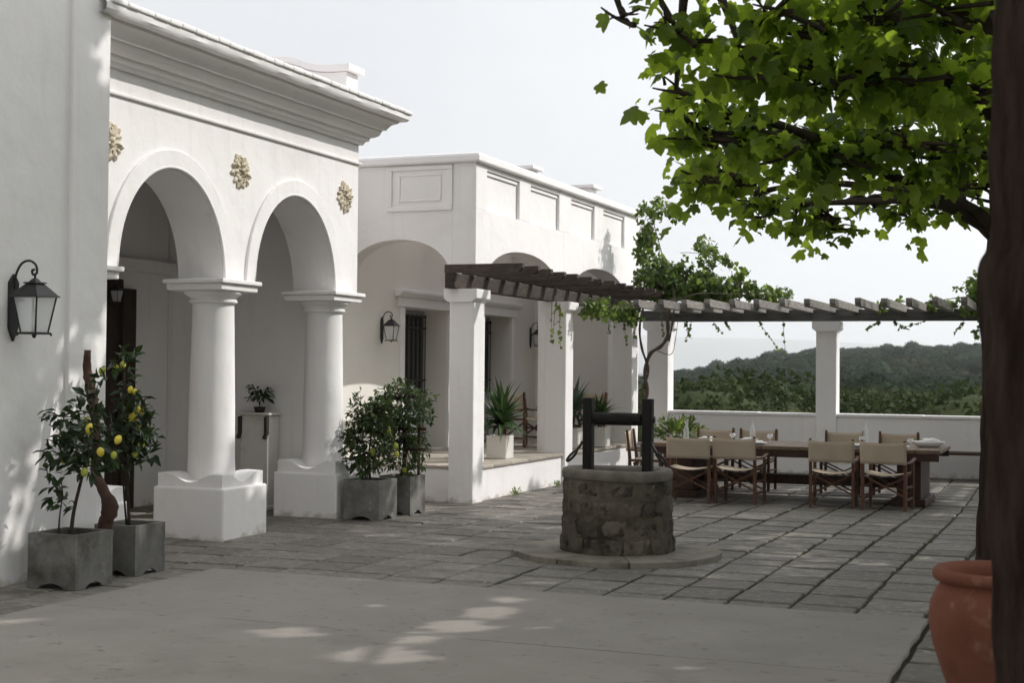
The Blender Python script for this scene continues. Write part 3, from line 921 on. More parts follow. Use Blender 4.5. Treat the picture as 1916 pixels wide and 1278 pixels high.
# coping of the parapet: rounded, overhanging
def coping_profile(): return [(-.16, 0), (.05, 0), (.065, .02), (.065, .085), (.045, .115), (-.02, .13), (-.12, .125), (-.16, .11)]
m = MB(); cp = coping_profile()
for (x, y, ox, oy) in ((XB - .3, PY, 0, -1), (PX - .0, PY, 1, -1), (PX, PE, 1, 0)):
    for o_, z in cp:
        m.v.append((x + o_ * ox, y + o_ * oy, PT + .001 + z))
n = len(cp)
m.f = [(s * n + i, s * n + (i + 1) % n, (s + 1) * n + (i + 1) % n, (s + 1) * n + i) for s in range(2) for i in range(n)] + [tuple(range(n)), tuple(2 * n + i for i in range(n))]
m.build('coping', 'limewash', porch, bevel=0.008)
for yb in (17.6, 19.2, 20.8, 22.4):
    MB().box(XB + .001, PX - .321, yb - .06, yb + .06, 3.46, 3.58).build('tie_beam', 'limewash', porch, bevel=0.01)
for k in range(10):      # unseen upright boards added over the porch to block sun and pass daylight
    xs_ = XB + .05 + k * .158
    MB().box(xs_, xs_ + .022, PY + .31, PE - .02, 3.582, 3.742).build('sun_baffle', 'limewash', porch)
MB().box(XB - .3, PX - .05, PE + .001, PE + .3, -0.1, PT).build('end_wall', 'limewash', porch)
MB().box(XB - .0, PX - .33, PE - .015, PE, 0.42, 3.5).build('end_lining', 'limewash_cream', porch)
# back wall with two door recesses
D1, D2 = (18.27, 19.76), (20.95, 22.30)
poly = [(14.34, -0.1), (D1[0], -0.1), (D1[0], 2.46), (D1[1], 2.46), (D1[1], -0.1), (D2[0], -0.1), (D2[0], 2.46), (D2[1], 2.46), (D2[1], -0.1), (PE, -0.1), (PE, PT), (14.34, PT)]
MB().prism(poly, 'x', XB - .42, XB).build('back_wall', 'limewash_cream', porch, bevel=0.012)
for (a, b) in (D1, D2):
    lt = MB().box(XB - .01, XB + .055, a - .20, b + .20, 2.462, 2.60).build('lintel', 'limewash', porch, bevel=0.01)
    MB().prism([(XB, 2.601), (XB + .07, 2.601), (XB + .12, 2.655), (XB + .12, 2.70), (XB, 2.70)], 'y', a - .30, b + .30).build('hood_moulding', 'limewash', lt, bevel=0.008)
    for ya in (a - .13, b + .005):
        MB().box(XB - .01, XB + .03, ya, ya + .125, 0.42, 2.461).build('door_surround', 'limewash', porch, bevel=0.008)
    dx = XB - .40
    do = MB().box(dx - .03, dx + .02, a, b, 0.42, 2.46).build('door', 'door_paint', porch)
    mid = (a + b) / 2
    for ya, yb in ((a + .06, mid - .03), (mid + .03, b - .06)):
        MB().box(dx + .015, dx + .03, ya, yb, 1.25, 2.38).build('pane', 'dark_glass', do)
        MB().box(dx + .015, dx + .035, ya + .02, yb - .02, 0.52, 1.14).build('door_panel', 'door_paint', do, bevel=0.008)
        g = MB()
        nb = 5
        for k in range(nb):
            yy = ya + .03 + (yb - ya - .06) * k / (nb - 1)
            g.tube([(dx + .075, yy, 1.20), (dx + .075, yy, 2.40)], 0.0085, 6)
        for zz in (1.24, 1.42, 2.20, 2.37):
            g.bar((dx + .075, ya, zz), (dx + .075, yb, zz), .03, .012, up=(1, 0, 0))
        g.build('iron_grille', 'black_iron', do)
    MB().lathe([(0.014, dx + .02), (0.014, dx + .06), (0.026, dx + .065), (0.02, dx + .09)], (0, mid - .04, 1.2), 10, axis='x').build('handle', 'black_iron', do, smooth=True)
# roof slab and two chimneys with capping slabs
MB().box(XB - 3.2, XB - .421, 14.34, PE + .3, 3.72, 3.86).build('roof', 'limewash', porch)
for (x, y, z) in ((-8.50, 21.58, 4.80), (-8.0, 23.1, 4.66)):
    ch = MB().box(x - .22, x + .22, y - .16, y + .16, 3.6, z).build('chimney', 'limewash', porch, bevel=0.01)
    MB().box(x - .30, x + .30, y - .24, y + .24, z + .001, z + .055).build('chimney_cap', 'limewash', ch, bevel=0.008)

# ---- raised platform under the porch, edged with stone slabs
PFX, PFY0, PFY1 = -6.83, 15.93, 22.80
plat = MB().box(XB - .0, PFX, PFY0, PFY1, -0.2, 0.385).build('porch_platform', 'limewash', bevel=0.012)
tag(plat, kind='structure')
rr = random.Random(3)
y = PFY0 - .02
while y < PFY1 - .1:
    w = min(rr.uniform(.5, .75), PFY1 - y)
    x = PFX + .025
    while x > XB + .05:
        wx = min(rr.uniform(.45, .6), x - XB)
        MB().box(x - wx + .006, x, y + .006, y + w - .004, 0.386, 0.425 + rr.uniform(-.004, .004)).build('floor_slab', 'platform_stone', plat, bevel=0.008)
        x -= wx
    y += w

# ---- parapet closing the terrace
par = thing('terrace_parapet', (-3.0, 22.98, 0), 'low white terrace wall with a coping, behind the dining table', 'wall')
MB().box(-6.40, 3.2, 22.87, 23.10, -0.3, 0.895).build('wall', 'limewash', par, bevel=0.012)
xx = -6.38
rr = random.Random(2)
while xx < 3.2:
    w = rr.uniform(1.1, 1.5)
    MB().box(xx, min(3.22, xx + w - .003), 22.845, 23.13, 0.896, 0.948 + rr.uniform(-.003, .003)).build('coping_stone', 'limewash', par, bevel=0.012)
    xx += w

# ---- pergola: white pillars, beams, rafters
perg = thing('pergola', (-6.9, 19.0, 0), 'timber pergola on square white pillars, turning the corner of the terrace', 'pergola')
def pillar(x0, x1, y0, y1, h, lip=.075):
    c = MB().box(x0, x1, y0, y1, -0.1, h - .125).build('pillar', 'limewash', perg, bevel=0.018, seg=3)
    MB().prism([(x0 - .0, h - .16), (x0 - lip * .75, h - .115), (x0 - lip * .75, h - .005), (x1 + lip * .75, h - .005), (x1 + lip * .75, h - .115), (x1, h - .16)], 'y', y0 - lip * .75, y1 + lip * .75) \
        .build('capital', 'limewash', c, bevel=0.01)
    return c
for y0 in (15.73, 18.98, 22.12):
    pillar(-7.10, -6.78, y0, y0 + .32, 2.555)
pillar(-6.74, -6.38, 22.81, 23.17, 2.41)
pillar(-3.985, -3.665, 22.82, 23.14, 2.40)
pillar(-0.92, -0.60, 22.82, 23.14, 2.40)
MB().box(-7.095, -6.97, 15.57, 22.95, 2.556, 2.735).build('beam', 'pergola_timber', perg, bevel=0.01)
MB().box(-6.95, 2.8, 22.86, 23.02, 2.401, 2.585).build('beam', 'grey_beam', perg, bevel=0.01)
rr = random.Random(21)
def rafter(p0, p1, w, h, mat):
    """a squared rafter, its free end cut back below, slightly uneven"""
    p0, p1 = Vector(p0), Vector(p1)
    p0 = p0 + Vector((0, 0, rr.uniform(-.006, .006))); 
    o = MB()
    d = (p1 - p0).normalized(); s = d.cross(Vector((0, 0, 1))).normalized(); u = s.cross(d)
    L = (p1 - p0).length
    prof = [(0, h), (0, h * .45), (h * .5, 0), (L, 0), (L, h)]
    vs = [p0 + d * a + u * b + s * q for q in (-w / 2, w / 2) for a, b in prof]
    o.v = [tuple(v) for v in vs]
    o.f = [(0, 1, 2, 3, 4), (9, 8, 7, 6, 5)] + [(i, (i + 1) % 5, (i + 1) % 5 + 5, i + 5) for i in range(5)]
    o.build('rafter', mat, perg, bevel=0.006)
for k in range(15):
    y = 15.64 + k * .498 + rr.uniform(-.02, .02)
    rafter((-6.12 + rr.uniform(-.02, .02), y, 2.737), (-7.11, y + rr.uniform(-.02, .02), 2.737), .085, .10, 'pergola_timber')
for k in range(-7, 18):
    x = -3.74 + .357 * k + rr.uniform(-.015, .015)
    rafter((x, 20.62 + rr.uniform(-.05, .05), 2.53), (x + rr.uniform(-.02, .02), 23.25, 2.53), .085, .115, 'grey_timber')
#@@OBJECTS
# ================================================================== OBJECTS
# ---- the well
well = thing('stone_well', (WELL[0], WELL[1], 0), 'round rough stone well with black windlass posts in the courtyard', 'well')
wx, wy = WELL
MB().lathe([(0.36, 0.0), (0.492, 0.0), (0.484, 0.12), (0.472, 0.4), (0.470, 0.66), (0.36, 0.66), (0.36, 0.0)], (wx, wy, 0), 48, cap=False).build('mortar_core', 'well_mortar', well, smooth=True)
rr = random.Random(31)
zc = 0.015
for ci, hh in enumerate((0.165, 0.17, 0.16, 0.155)):
    a = rr.uniform(0, 1)
    a_end = a + 2 * PI
    while a < a_end - 0.12:
        da = min(rr.uniform(0.34, 0.72), a_end - a)
        r0 = 0.468 + 0.028 * (1 - zc / 0.6) * (1 if zc < .1 else .25) + rr.uniform(-.004, .010)
        gap = 0.022 / 0.48
        m = MB()
        NA, NZ = 6, 5
        ja, jz = rr.uniform(0, 6), rr.uniform(0, 6)
        for i in range(NA + 1):
            for j in range(NZ + 1):
                s, t = i / NA, j / NZ
                es = min(s, 1 - s) * 2; et = min(t, 1 - t) * 2
                bul = (1 - (1 - min(1, es * 2.4)) ** 2) * (1 - (1 - min(1, et * 2.2)) ** 2)
                aa = a + gap / 2 + (da - gap) * (s + 0.03 * math.sin(t * 5 + ja))
                zz = zc + .008 + (hh - .016) * (t + 0.05 * math.sin(s * 5 + jz))
                r = r0 - 0.010 + 0.014 * bul + rr.uniform(-.005, .005)
                m.v.append((wx + r * math.cos(aa), wy + r * math.sin(aa), zz))
        n1 = NZ + 1
        m.f = [(i * n1 + j, (i + 1) * n1 + j, (i + 1) * n1 + j + 1, i * n1 + j + 1) for i in range(NA) for j in range(NZ)]
        m.build('stone', 'well_stone', well, smooth=True)
        a += da
    zc += hh
m = MB()
prof = [(0.355, 0.60), (0.352, 0.70), (0.368, 0.735), (0.40, 0.748), (0.45, 0.748), (0.472, 0.738), (0.482, 0.712), (0.478, 0.665), (0.462, 0.655)]
m.lathe(prof, (wx, wy, 0), 56, cap=False)
m.v = [(x + .006 * math.sin(7 * y + 3 * z), y + .006 * math.sin(9 * x), z + .006 * math.sin(5 * x + 4 * y)) for x, y, z in m.v]
m.build('rim', 'well_rim', well, smooth=True)
MB().lathe([(0.35, -1.2), (0.35, -1.19)], (wx, wy, 0), 24).build('water', 'dark_glass', well)
# apron of curved slabs
na = 9
for k in range(na):
    a0 = 2 * PI * k / na + .25; a1 = a0 + 2 * PI / na - .012
    ring = []
    R1 = 0.90 + rr.uniform(-.015, .015)
    for i in range(9):
        a = a0 + (a1 - a0) * i / 8
        ring.append((wx + R1 * math.cos(a), wy + R1 * math.sin(a)))
    for i in range(8, -1, -1):
        a = a0 + (a1 - a0) * i / 8
        ring.append((wx + 0.46 * math.cos(a), wy + 0.46 * math.sin(a)))
    MB().prism(ring, 'z', -0.05, 0.045 + rr.uniform(-.003, .003)).build('apron_slab', 'apron_stone', well, bevel=0.008)
px0, px1 = wx - .27, wx + .27
for xp in (px0, px1):
    MB().box(xp - .042, xp + .042, wy - .045, wy + .045, 0.70, 1.355).build('post', 'black_timber', well, bevel=0.008)
prof = []
NR = 26
for i in range(NR * 4 + 1):
    t = i / (NR * 4)
    prof.append((0.050 + 0.0065 * abs(math.sin(PI * NR * t)), px0 + .055 + (px1 - px0 - .11) * t))
dr_ = MB().lathe([(0.030, px0 - .06), (0.030, px0 + .054)], (0, wy, 1.175), 14, axis='x').lathe([(0.030, px1 - .054), (0.030, px1 + .06)], (0, wy, 1.175), 14, axis='x').build('windlass_axle', 'black_iron', well, smooth=True)
MB().lathe(prof, (0, wy, 1.175), 18, axis='x').build('rope_coil', 'dark_rope', dr_, smooth=True)
for sgn, xp in ((-1, px0), (1, px1)):
    # iron handle: a bent bar ending in an open loop
    pts = [(xp + sgn * .045, wy - .03, 0.975), (xp + sgn * .060, wy - .04, 0.94), (xp + sgn * .085, wy - .045, 0.905)]
    for k in range(13):
        a = PI * 0.70 - 2 * PI * k / 12
        u, w_ = .050 * math.cos(a), .042 * math.sin(a)
        pts.append((xp + sgn * (.135 + u * .8 + w_ * -.5), wy - .05, 0.845 + w_ * .9 - u * .55))
    MB().tube(smooth_path(pts, 4), 0.0115, 8).build('iron_handle', 'black_iron', well, smooth=True)

# ---- director's chair, built once and copied
CHAIR_GROUP = 'canvas chairs round the dining table'
def make_chair():
    t = thing('folding_chair', (0, 0, 0), 'x', 'chair', CHAIR_GROUP)
    hw, yr, yf = .245, -.20, .20
    for s in (-1, 1):
        m = MB()
        m.bar((s * hw, yr, 0), (s * hw, yr, .44), .036, .040, up=(0, 1, 0)).bar((s * hw, yr, .44), (s * hw, yr - .045, .815), .036, .040, up=(0, 1, 0), taper=.8)
        m.build('leg', 'chair_timber', t, bevel=0.004, local=True)
        MB().bar((s * hw, yf, 0), (s * hw, yf, .535), .036, .040, up=(0, 1, 0)).build('leg', 'chair_timber', t, bevel=0.004, local=True)
        pts = [(s * hw, yr - .03, .555), (s * (hw + .004), -.05, .548), (s * (hw + .008), .12, .553), (s * (hw + .012), .27, .585)]
        m = MB(); P = smooth_path(pts, 4)
        for i in range(len(P) - 1): m.bar(P[i], P[i + 1] + (P[i + 1] - P[i]) * .12, .045, .022)
        m.build('arm', 'chair_timber', t, bevel=0.004, local=True)
        MB().bar((s * .222, yr - .01, .415), (s * .222, yf + .01, .415), .028, .028).build('seat_rail', 'chair_timber', t, local=True)
        m = MB()
        for zz in (.13, .27): m.bar((s * hw, yr, zz), (s * hw, yf, zz), .018, .026)
        m.build('side_stretcher', 'chair_timber', t, local=True)
    for y0 in (yr + .03, yf - .03):
        MB().bar((-.225, y0, .385), (.225, y0, .165), .018, .026, up=(0, 1, 0)).build('cross_brace', 'chair_timber', t, local=True)
        MB().bar((-.225, y0 + .02, .165), (.225, y0 + .02, .385), .018, .026, up=(0, 1, 0)).build('cross_brace', 'chair_timber', t, local=True)
    # back sling
    def sheet(fn, nu, nv, th):
        m = MB()
        for side in (0, 1):
            for j in range(nv + 1):
                for i in range(nu + 1):
                    m.v.append(fn(i / nu, j / nv, side * th))
        n1 = nu + 1; O = n1 * (nv + 1)
        for j in range(nv):
            for i in range(nu):
                a = j * n1 + i
                m.f += [(a, a + 1, a + n1 + 1, a + n1), (O + a, O + a + n1, O + a + n1 + 1, O + a + 1)]
        rim = [i for i in range(n1)] + [j * n1 + nu for j in range(1, nv + 1)] + [nv * n1 + i for i in range(nu - 1, -1, -1)] + [j * n1 for j in range(nv - 1, 0, -1)]
        L = len(rim)
        m.f += [(rim[k], rim[(k + 1) % L], rim[(k + 1) % L] + O, rim[k] + O) for k in range(L)]
        return m
    def back(u, v, th):
        x = (u - .5) * 2 * (hw + .020)
        w = 1 - (2 * u - 1) ** 2
        sag = .018 * w
        z = .535 + .262 * v - (sag if v > .5 else -sag * .3) * abs(v - .5) * 2
        return (x, yr - .012 - .04 * (z - .44) / .37 - .022 * w - .024 * (1 - w * .2) + th, z)
    sheet(back, 12, 6, .008).build('back_sling', 'canvas', t, smooth=True, local=True)
    def seat(u, v, th):
        x = (u - .5) * 2 * .24
        w = 1 - (2 * u - 1) ** 2
        return (x, yr - .0 + (yf - yr) * v, .430 - .035 * w + th)
    sheet(seat, 10, 4, .007).build('seat_sling', 'canvas', t, smooth=True, local=True)
    return t
chair = make_chair()
near = [(-4.50, 17.20, .07), (-3.93, 17.32, -.08), (-2.81, 17.34, .05), (-2.18, 17.30, -.09)]
far = [(-4.78, 19.35, .04), (-4.20, 19.35, -.03), (-3.03, 19.38, .02), (-2.34, 19.38, -.04)]
first = True
near_l = ['canvas chair on the near side of the table, partly behind the well', 'canvas chair on the near side of the table, second from the well',
          'canvas chair on the near side of the table, third from the well', 'canvas chair on the near side, nearest the table\'s right end']
far_l = ['canvas chair on the far side of the table, nearest the well', 'canvas chair on the far side of the table, second from the well',
         'canvas chair on the far side of the table, in front of the pillar', 'canvas chair on the far side, nearest the table\'s right end']
for (x, y, a), lb in zip(near, near_l):
    if first:
        chair.location = (x, y, 0.004); chair.rotation_euler = (0, 0, a); chair['label'] = lb; first = False
    else:
        copy_thing(chair, (x, y, 0.004), a, lb)
for (x, y, a), lb in zip(far, far_l):
    copy_thing(chair, (x, y, 0.004), PI + a, lb)
copy_thing(chair, (-5.40, 18.38, 0.004), -PI / 2 + .12, 'canvas chair at the head of the table, seen between the well posts')
copy_thing(chair, (-7.95, 20.45, 0.43), -PI / 2 - .35, 'canvas chair on the porch platform beside the white planter', 'canvas chairs on the porch')
copy_thing(chair, (-7.55, 20.75, 0.43), PI / 2 + .5, 'canvas chair on the porch mostly hidden by the second pillar', 'canvas chairs on the porch')
copy_thing(chair, (-7.45, 21.75, 0.43), PI * .9, 'canvas chair on the porch between second and third pillar', 'canvas chairs on the porch')

# ---- dining table
TZ, TX0, TX1, TY0, TY1 = 0.685, -5.14, -1.62, 17.66, 19.02
table = thing('dining_table', ((TX0 + TX1) / 2, (TY0 + TY1) / 2, 0), 'long heavy timber dining table set for a meal', 'table')
rr = random.Random(8)
x = TX0
while x < TX1 - .05:
    w = min(.235 + rr.uniform(-.01, .01), TX1 - x)
    MB().box(x + .004, x + w - .004, TY0, TY1, TZ - .045, TZ + rr.uniform(-.002, .002)).build('top_plank', 'table_timber', table, bevel=0.005)
    x += w
MB().box(TX0 + .02, TX1 - .02, TY0 + .01, TY0 + .05, TZ - .135, TZ - .046).build('apron', 'table_leg_timber', table, bevel=0.004)
MB().box(TX0 + .02, TX1 - .02, TY1 - .05, TY1 - .01, TZ - .135, TZ - .046).build('apron', 'table_leg_timber', table, bevel=0.004)
for xl in (-4.78, -2.0):
    leg = MB().box(xl - .14, xl + .14, TY0 + .16, TY1 - .16, 0.09, TZ - .047).build('pedestal', 'table_leg_timber', table, bevel=0.01)
    MB().box(xl - .20, xl + .20, TY0 + .10, TY1 - .10, 0.0, 0.089).build('pedestal_foot', 'table_leg_timber', leg, bevel=0.01)
MB().box(-4.62, -2.16, 18.26, 18.42, 0.18, 0.30).build('stretcher', 'table_leg_timber', table, bevel=0.006)

# ---- tableware
def plate(x, y, lb):
    p = MB().lathe([(0.02, 0.0), (0.075, 0.0), (0.085, .006), (0.125, .018), (0.127, .021), (0.09, .012), (0.02, .008)], (x, y, TZ + .004), 28).build('plate', 'porcelain', smooth=True)
    tag(p, lb, 'plate', 'place settings on the dining table')
    tag(MB().prism([(x - .07, y - .05), (x + .07, y - .05), (x + .06, y + .05), (x - .05, y + .055)], 'z', TZ + .022, TZ + .045).build('napkin', 'linen', bevel=0.01),
        lb.replace('white plate on the dining table', 'folded white napkin'), 'napkin', 'napkins on the dining table')
def glass(x, y, h, lb):
    g = MB().lathe([(0.034, 0), (0.034, .004), (0.006, .010), (0.005, h * .45), (0.012, h * .5), (0.036, h * .68), (0.038, h * .8), (0.031, h), (0.029, h), (0.036, h * .8), (0.033, h * .68), (0.01, h * .52)], (x, y, TZ + .004), 20, cap=False).build('wine_glass', 'clear_glass', smooth=True)
    tag(g, lb, 'glass', 'glasses on the dining table')
def bottle(x, y, h, lb):
    b = MB().lathe([(0.0355, 0), (0.037, .01), (0.037, h * .55), (0.03, h * .68), (0.014, h * .78), (0.013, h * .96), (0.016, h * .97), (0.016, h)], (x, y, TZ + .004), 20).build('water_bottle', 'clear_glass', smooth=True)
    tag(b, lb, 'bottle', 'glass bottles on the dining table')
pl = [(-4.42, 17.95, 'between the two chairs nearest the well'), (-3.86, 17.96, 'by the second chair from the well'), (-2.62, 17.98, 'between the third and fourth near-side chairs'), (-2.13, 17.98, 'near the right end'),
      (-4.70, 18.76, 'across from the well'), (-4.14, 18.76, 'before the second far-side chair')]
for x, y, w in pl: plate(x, y, 'white plate on the dining table ' + w)
for x, y, h, w in ((-4.22, 18.16, .12, 'between the first two near-side chairs'), (-3.74, 18.15, .12, 'above the second near-side chair'), (-2.60, 18.14, .12, 'between the third and fourth near-side chairs'), (-2.02, 18.15, .11, 'right of the fourth near-side chair')):
    glass(x, y, h, 'small stemmed glass on the table ' + w)
for x, y, h, w in ((-4.92, 18.5, .24, 'clear glass bottle on the table nearest the well'), (-4.02, 18.42, .26, 'clear glass bottle on the table beyond the second chair'), (-2.60, 18.5, .27, 'clear glass bottle on the table right of the pillar')):
    bottle(x, y, h, w)
bowl = thing('bread_basket', (-1.83, 18.40, TZ + .004), 'shallow white oval dish of folded napkins at the table\'s right end', 'dish')
m = MB().lathe([(0.08, 0), (0.12, .004), (0.165, .045), (0.178, .07), (0.170, .072), (0.15, .045), (0.1, .015)], (0, 0, 0), 30)
m.v = [(x * 1.1 - 1.83, y * .8 + 18.40, z + TZ + .004) for x, y, z in m.v]
m.build('dish', 'porcelain', bowl, smooth=True)
rr = random.Random(4)
for k in range(9):
    a = rr.uniform(0, 6.28); q = rr.uniform(0, .1)
    MB().ball((-1.83 + q * math.cos(a) * 1.2, 18.40 + q * math.sin(a) * .8, TZ + .065 + rr.uniform(0, .03)), rr.uniform(.03, .045), 8, 5, (1.3, 1, .6)).build('folded_napkin', 'linen', bowl, smooth=True)

# ---- bench along the parapet
bench = thing('timber_bench', (-1.0, 22.45, 0), 'low dark timber bench against the terrace wall, right of the table', 'bench')
for k in range(3):
    MB().box(-2.6, 2.2, 22.26 + k * .15, 22.40 + k * .15, .385, .425).build('seat_plank', 'table_leg_timber', bench, bevel=0.004)
for xl in (-0.95, 0.6, 1.9):
    MB().box(xl - .05, xl + .05, 22.28, 22.68, 0.0, .384).build('leg', 'table_leg_timber', bench, bevel=0.004)

# ---- square concrete planters (footed, with a scooped notch on each side)
def planter_box(parent, x0, y0, w, h, mat='planter_concrete', notch=True, rim=.035):
    x1, y1 = x0 + w, y0 + w
    xc, yc = (x0 + x1) / 2, (y0 + y1) / 2
    nt = [(-w / 2, 0), (-w * .27, 0)] + ([(-w * .25, .014), (-w * .17, .030), (-w * .05, .042), (w * .05, .042), (w * .17, .030), (w * .25, .014)] if notch else []) + [(w * .27, 0), (w / 2, 0), (w / 2, h), (-w / 2, h)]
    th = .032
    m = MB()
    m.prism([(xc + a, b) for a, b in nt], 'y', y0, y0 + th).prism([(xc + a, b) for a, b in nt], 'y', y1 - th, y1)
    m2 = [(yc + a * (w - 2 * th - .001) / w, b) for a, b in nt]
    m.prism(m2, 'x', x0, x0 + th).prism(m2, 'x', x1 - th, x1)
    m.box(x0 + th, x1 - th, y0 + th, y1 - th, h * .16, h * .22)
    p = m.build('planter', mat, parent, bevel=0.007)
    s = MB()
    G = 8
    for j in range(G + 1):
        for i in range(G + 1):
            s.v.append((x0 + th + (w - 2 * th) * i / G, y0 + th + (w - 2 * th) * j / G, h - .055 + U(-.012, .012)))
    s.f = [(j * (G + 1) + i, j * (G + 1) + i + 1, (j + 1) * (G + 1) + i + 1, (j + 1) * (G + 1) + i) for j in range(G) for i in range(G)]
    s.build('soil', 'soil', parent)
    return p

def branch_tubes(parent, name, segs, mat):
    for path, rad in segs:
        MB().tube(path, rad, 7).build(name, mat, parent, smooth=True)

def citrus(name, loc, w, h, stems, blobs, nleaf, size, fruits, label, cat, mat='lemon_leaf', single=0, fruit_mat='lemon_skin', group=None, bough=True):
    """potted citrus: planter, soil, stems, leaves, fruit.  blobs: (centre, radii, share)"""
    x0, y0 = loc
    t = thing(name, (x0 + w / 2, y0 + w / 2, 0), label, cat, group)
    planter_box(t, x0, y0, w, h)
    tips = []
    for pts, r0, r1 in stems:
        P = smooth_path(pts, 4)
        MB().tube(P, lerp_list([r0, r1], len(P)), 7).build('stem', 'branch_bark', t, smooth=True)
        tips += P[len(P) // 2:]
    tips = [Vector(p) for p in tips]
    Ms = []
    tw = MB()
    for c, rad, share in blobs:
        c = Vector(c)
        k = int(nleaf * share)
        clusters = max(3, k // 7)
        for _ in range(clusters):
            d = rnd_dir(); q = U(.25, 1.0) ** .5
            p = c + Vector((d.x * rad[0], d.y * rad[1], d.z * rad[2])) * q
            near_tip = min(tips, key=lambda z: (z - p).length)
            if bough:
                tw.tube(bez(near_tip, (near_tip + p) / 2 + Vector((0, 0, .05)), p, 4), [.0045, .004, .0035, .003, .002], 4)
            out = (p - near_tip); out = out.normalized() if out.length > 1e-3 else Vector((0, 0, 1))
            for _k in range(k // clusters):
                tip = (out * .6 + rnd_dir() * .9 + Vector((0, 0, -.25)))
                pp = p + rnd_dir() * .05
                Ms.append((int(RNG.integers(0, 3)), leaf_matrix(pp, tip, Vector((0, 0, 1)) + rnd_dir() * .7, size * U(.7, 1.3))))
    if bough: tag(tw.build('twigs', 'branch_bark', t), kind='stuff')
    place_leaves(t, OVAL_LEAVES, Ms, mat, single)
    for p, r, fm in fruits:
        m = MB().ball((0, 0, 0), r, 14, 10)
        m.v = [(x, y, z * 1.18 + (.12 * r if z > .9 * r else (-.14 * r if z < -.95 * r else 0))) for x, y, z in m.v]
        M = Matrix.Translation(p) @ Matrix.Rotation(U(-.5, .5), 4, 'X') @ Matrix.Rotation(U(-.5, .5), 4, 'Y')
        o = m.build('lemon', fm, t, smooth=True)
        o.matrix_basis = M
        nt = min(tips, key=lambda z: (z - p).length)
        top = p + Vector((0, 0, r * 1.2))
        MB().tube(bez(nt, (nt + top) / 2 + Vector((0, 0, .03)), top, 6), lerp_list([.005, .003], 7), 5).build('fruit_stalk', 'branch_bark', t, smooth=True)
    return t

def at(px, py, y):
    """the world point on the plane y = const that a measured pixel of the photograph corresponds to"""
    d = CAM_ROT.to_3x3() @ Vector(((px - 958) / FPX, -(py - 639) / FPX, -1))
    t = y / d.y
    return CAM_POS + d * t

# lemon tree A (nearest planter) and B (behind it)
LY, LS = 'lemon_skin', 'lime_skin'
fa = [(at(168, 803, 8.42), .032, LY), (at(221, 823, 8.40), .026, LY), (at(188, 846, 8.38), .027, LY), (at(119, 860, 8.45), .026, LY), (at(158, 884, 8.40), .026, LS),
      (at(213, 852, 8.45), .022, LS)]
citrus('potted_lemon_tree', (-7.062, 8.345), .42, .395,
       [([(-6.83, 8.52, .33), (-6.80, 8.52, .55), (-6.74, 8.53, .80), (-6.66, 8.52, 1.1), (-6.62, 8.5, 1.35)], .016, .006),
        ([(-6.92, 8.50, .33), (-6.90, 8.49, .52), (-6.86, 8.47, .66)], .008, .003),
        ([(-6.88, 8.56, .33), (-6.84, 8.55, .50), (-6.80, 8.54, .62)], .006, .003)],
       [((-6.73, 8.52, 1.04), (.20, .18, .28), .60), ((-6.83, 8.48, .90), (.15, .13, .20), .20), ((-6.66, 8.55, 1.32), (.09, .09, .20), .10), ((-6.88, 8.48, .62), (.07, .06, .10), .06), ((-6.93, 8.5, 1.15), (.12, .1, .18), .06)],
       420, .085, fa, 'lemon tree with yellow fruit in the grey planter nearest the left wall', 'potted tree', single=200)
fb = [(at(249, 781, 9.2), .038, LY), (at(262, 769, 9.22), .030, LY), (at(217, 688, 9.25), .024, LY), (at(191, 694, 9.2), .028, LS), (at(230, 683, 9.25), .024, LS),
      (at(244, 729, 9.2), .022, LY), (at(252, 733, 9.2), .020, LY), (at(264, 833, 9.18), .026, LY), (at(252, 851, 9.2), .022, LS), (at(260, 801, 9.2), .022, LS), (at(162, 787, 9.0), .024, LS)]
citrus('potted_lemon_tree', (-7.07, 9.10), .38, .385,
       [([(-6.88, 9.28, .33), (-6.90, 9.28, .6), (-6.92, 9.27, .9), (-6.90, 9.25, 1.25), (-6.93, 9.25, 1.55)], .014, .006),
        ([(-6.91, 9.29, .33), (-6.95, 9.29, .7), (-6.93, 9.28, 1.1)], .009, .005)],
       [((-6.85, 9.24, 1.10), (.17, .18, .28), .66), ((-6.91, 9.25, 1.46), (.10, .10, .24), .20), ((-6.77, 9.22, 1.02), (.12, .11, .18), .14)],
       400, .085, fb, 'lemon tree with yellow fruit in the grey planter second from the left', 'potted tree', single=180)
# shrubs in the two planters at the end of the arcade
fc = [(at(697, 846, 13.6), .034, LS), (at(740, 835, 13.7), .030, LS), (at(742, 850, 13.7), .028, LS), (at(727, 808, 13.7), .026, LS), (at(757, 880, 14.2), .026, LS), (at(700, 782, 13.6), .03, LS)]
citrus('potted_shrub', (-7.29, 13.485), .42, .42,
       [([(-7.08, 13.69, .36), (-7.09, 13.68, .7), (-7.05, 13.7, 1.1)], .014, .006), ([(-7.14, 13.72, .36), (-7.18, 13.7, .8), (-7.2, 13.68, 1.2)], .010, .004)],
       [((-7.10, 13.66, .82), (.27, .24, .36), .66), ((-7.18, 13.66, 1.16), (.13, .13, .22), .14), ((-6.98, 13.68, 1.05), (.20, .18, .24), .20)],
       1600, .062, fc, 'leafy citrus shrub in the grey planter against the last column', 'potted shrub', mat='shrub_leaf', single=60)
citrus('potted_shrub', (-7.22, 14.17), .38, .42,
       [([(-7.03, 14.36, .36), (-7.02, 14.36, .8), (-7.05, 14.35, 1.25)], .014, .006)],
       [((-7.02, 14.33, 1.16), (.36, .30, .27), .60), ((-7.00, 14.36, .68), (.26, .22, .26), .26), ((-7.05, 14.3, .95), (.24, .2, .2), .16)],
       1700, .062, [], 'fuller rounded shrub in the grey planter with a trellis, behind the other', 'potted shrub', mat='shrub_leaf', single=60)
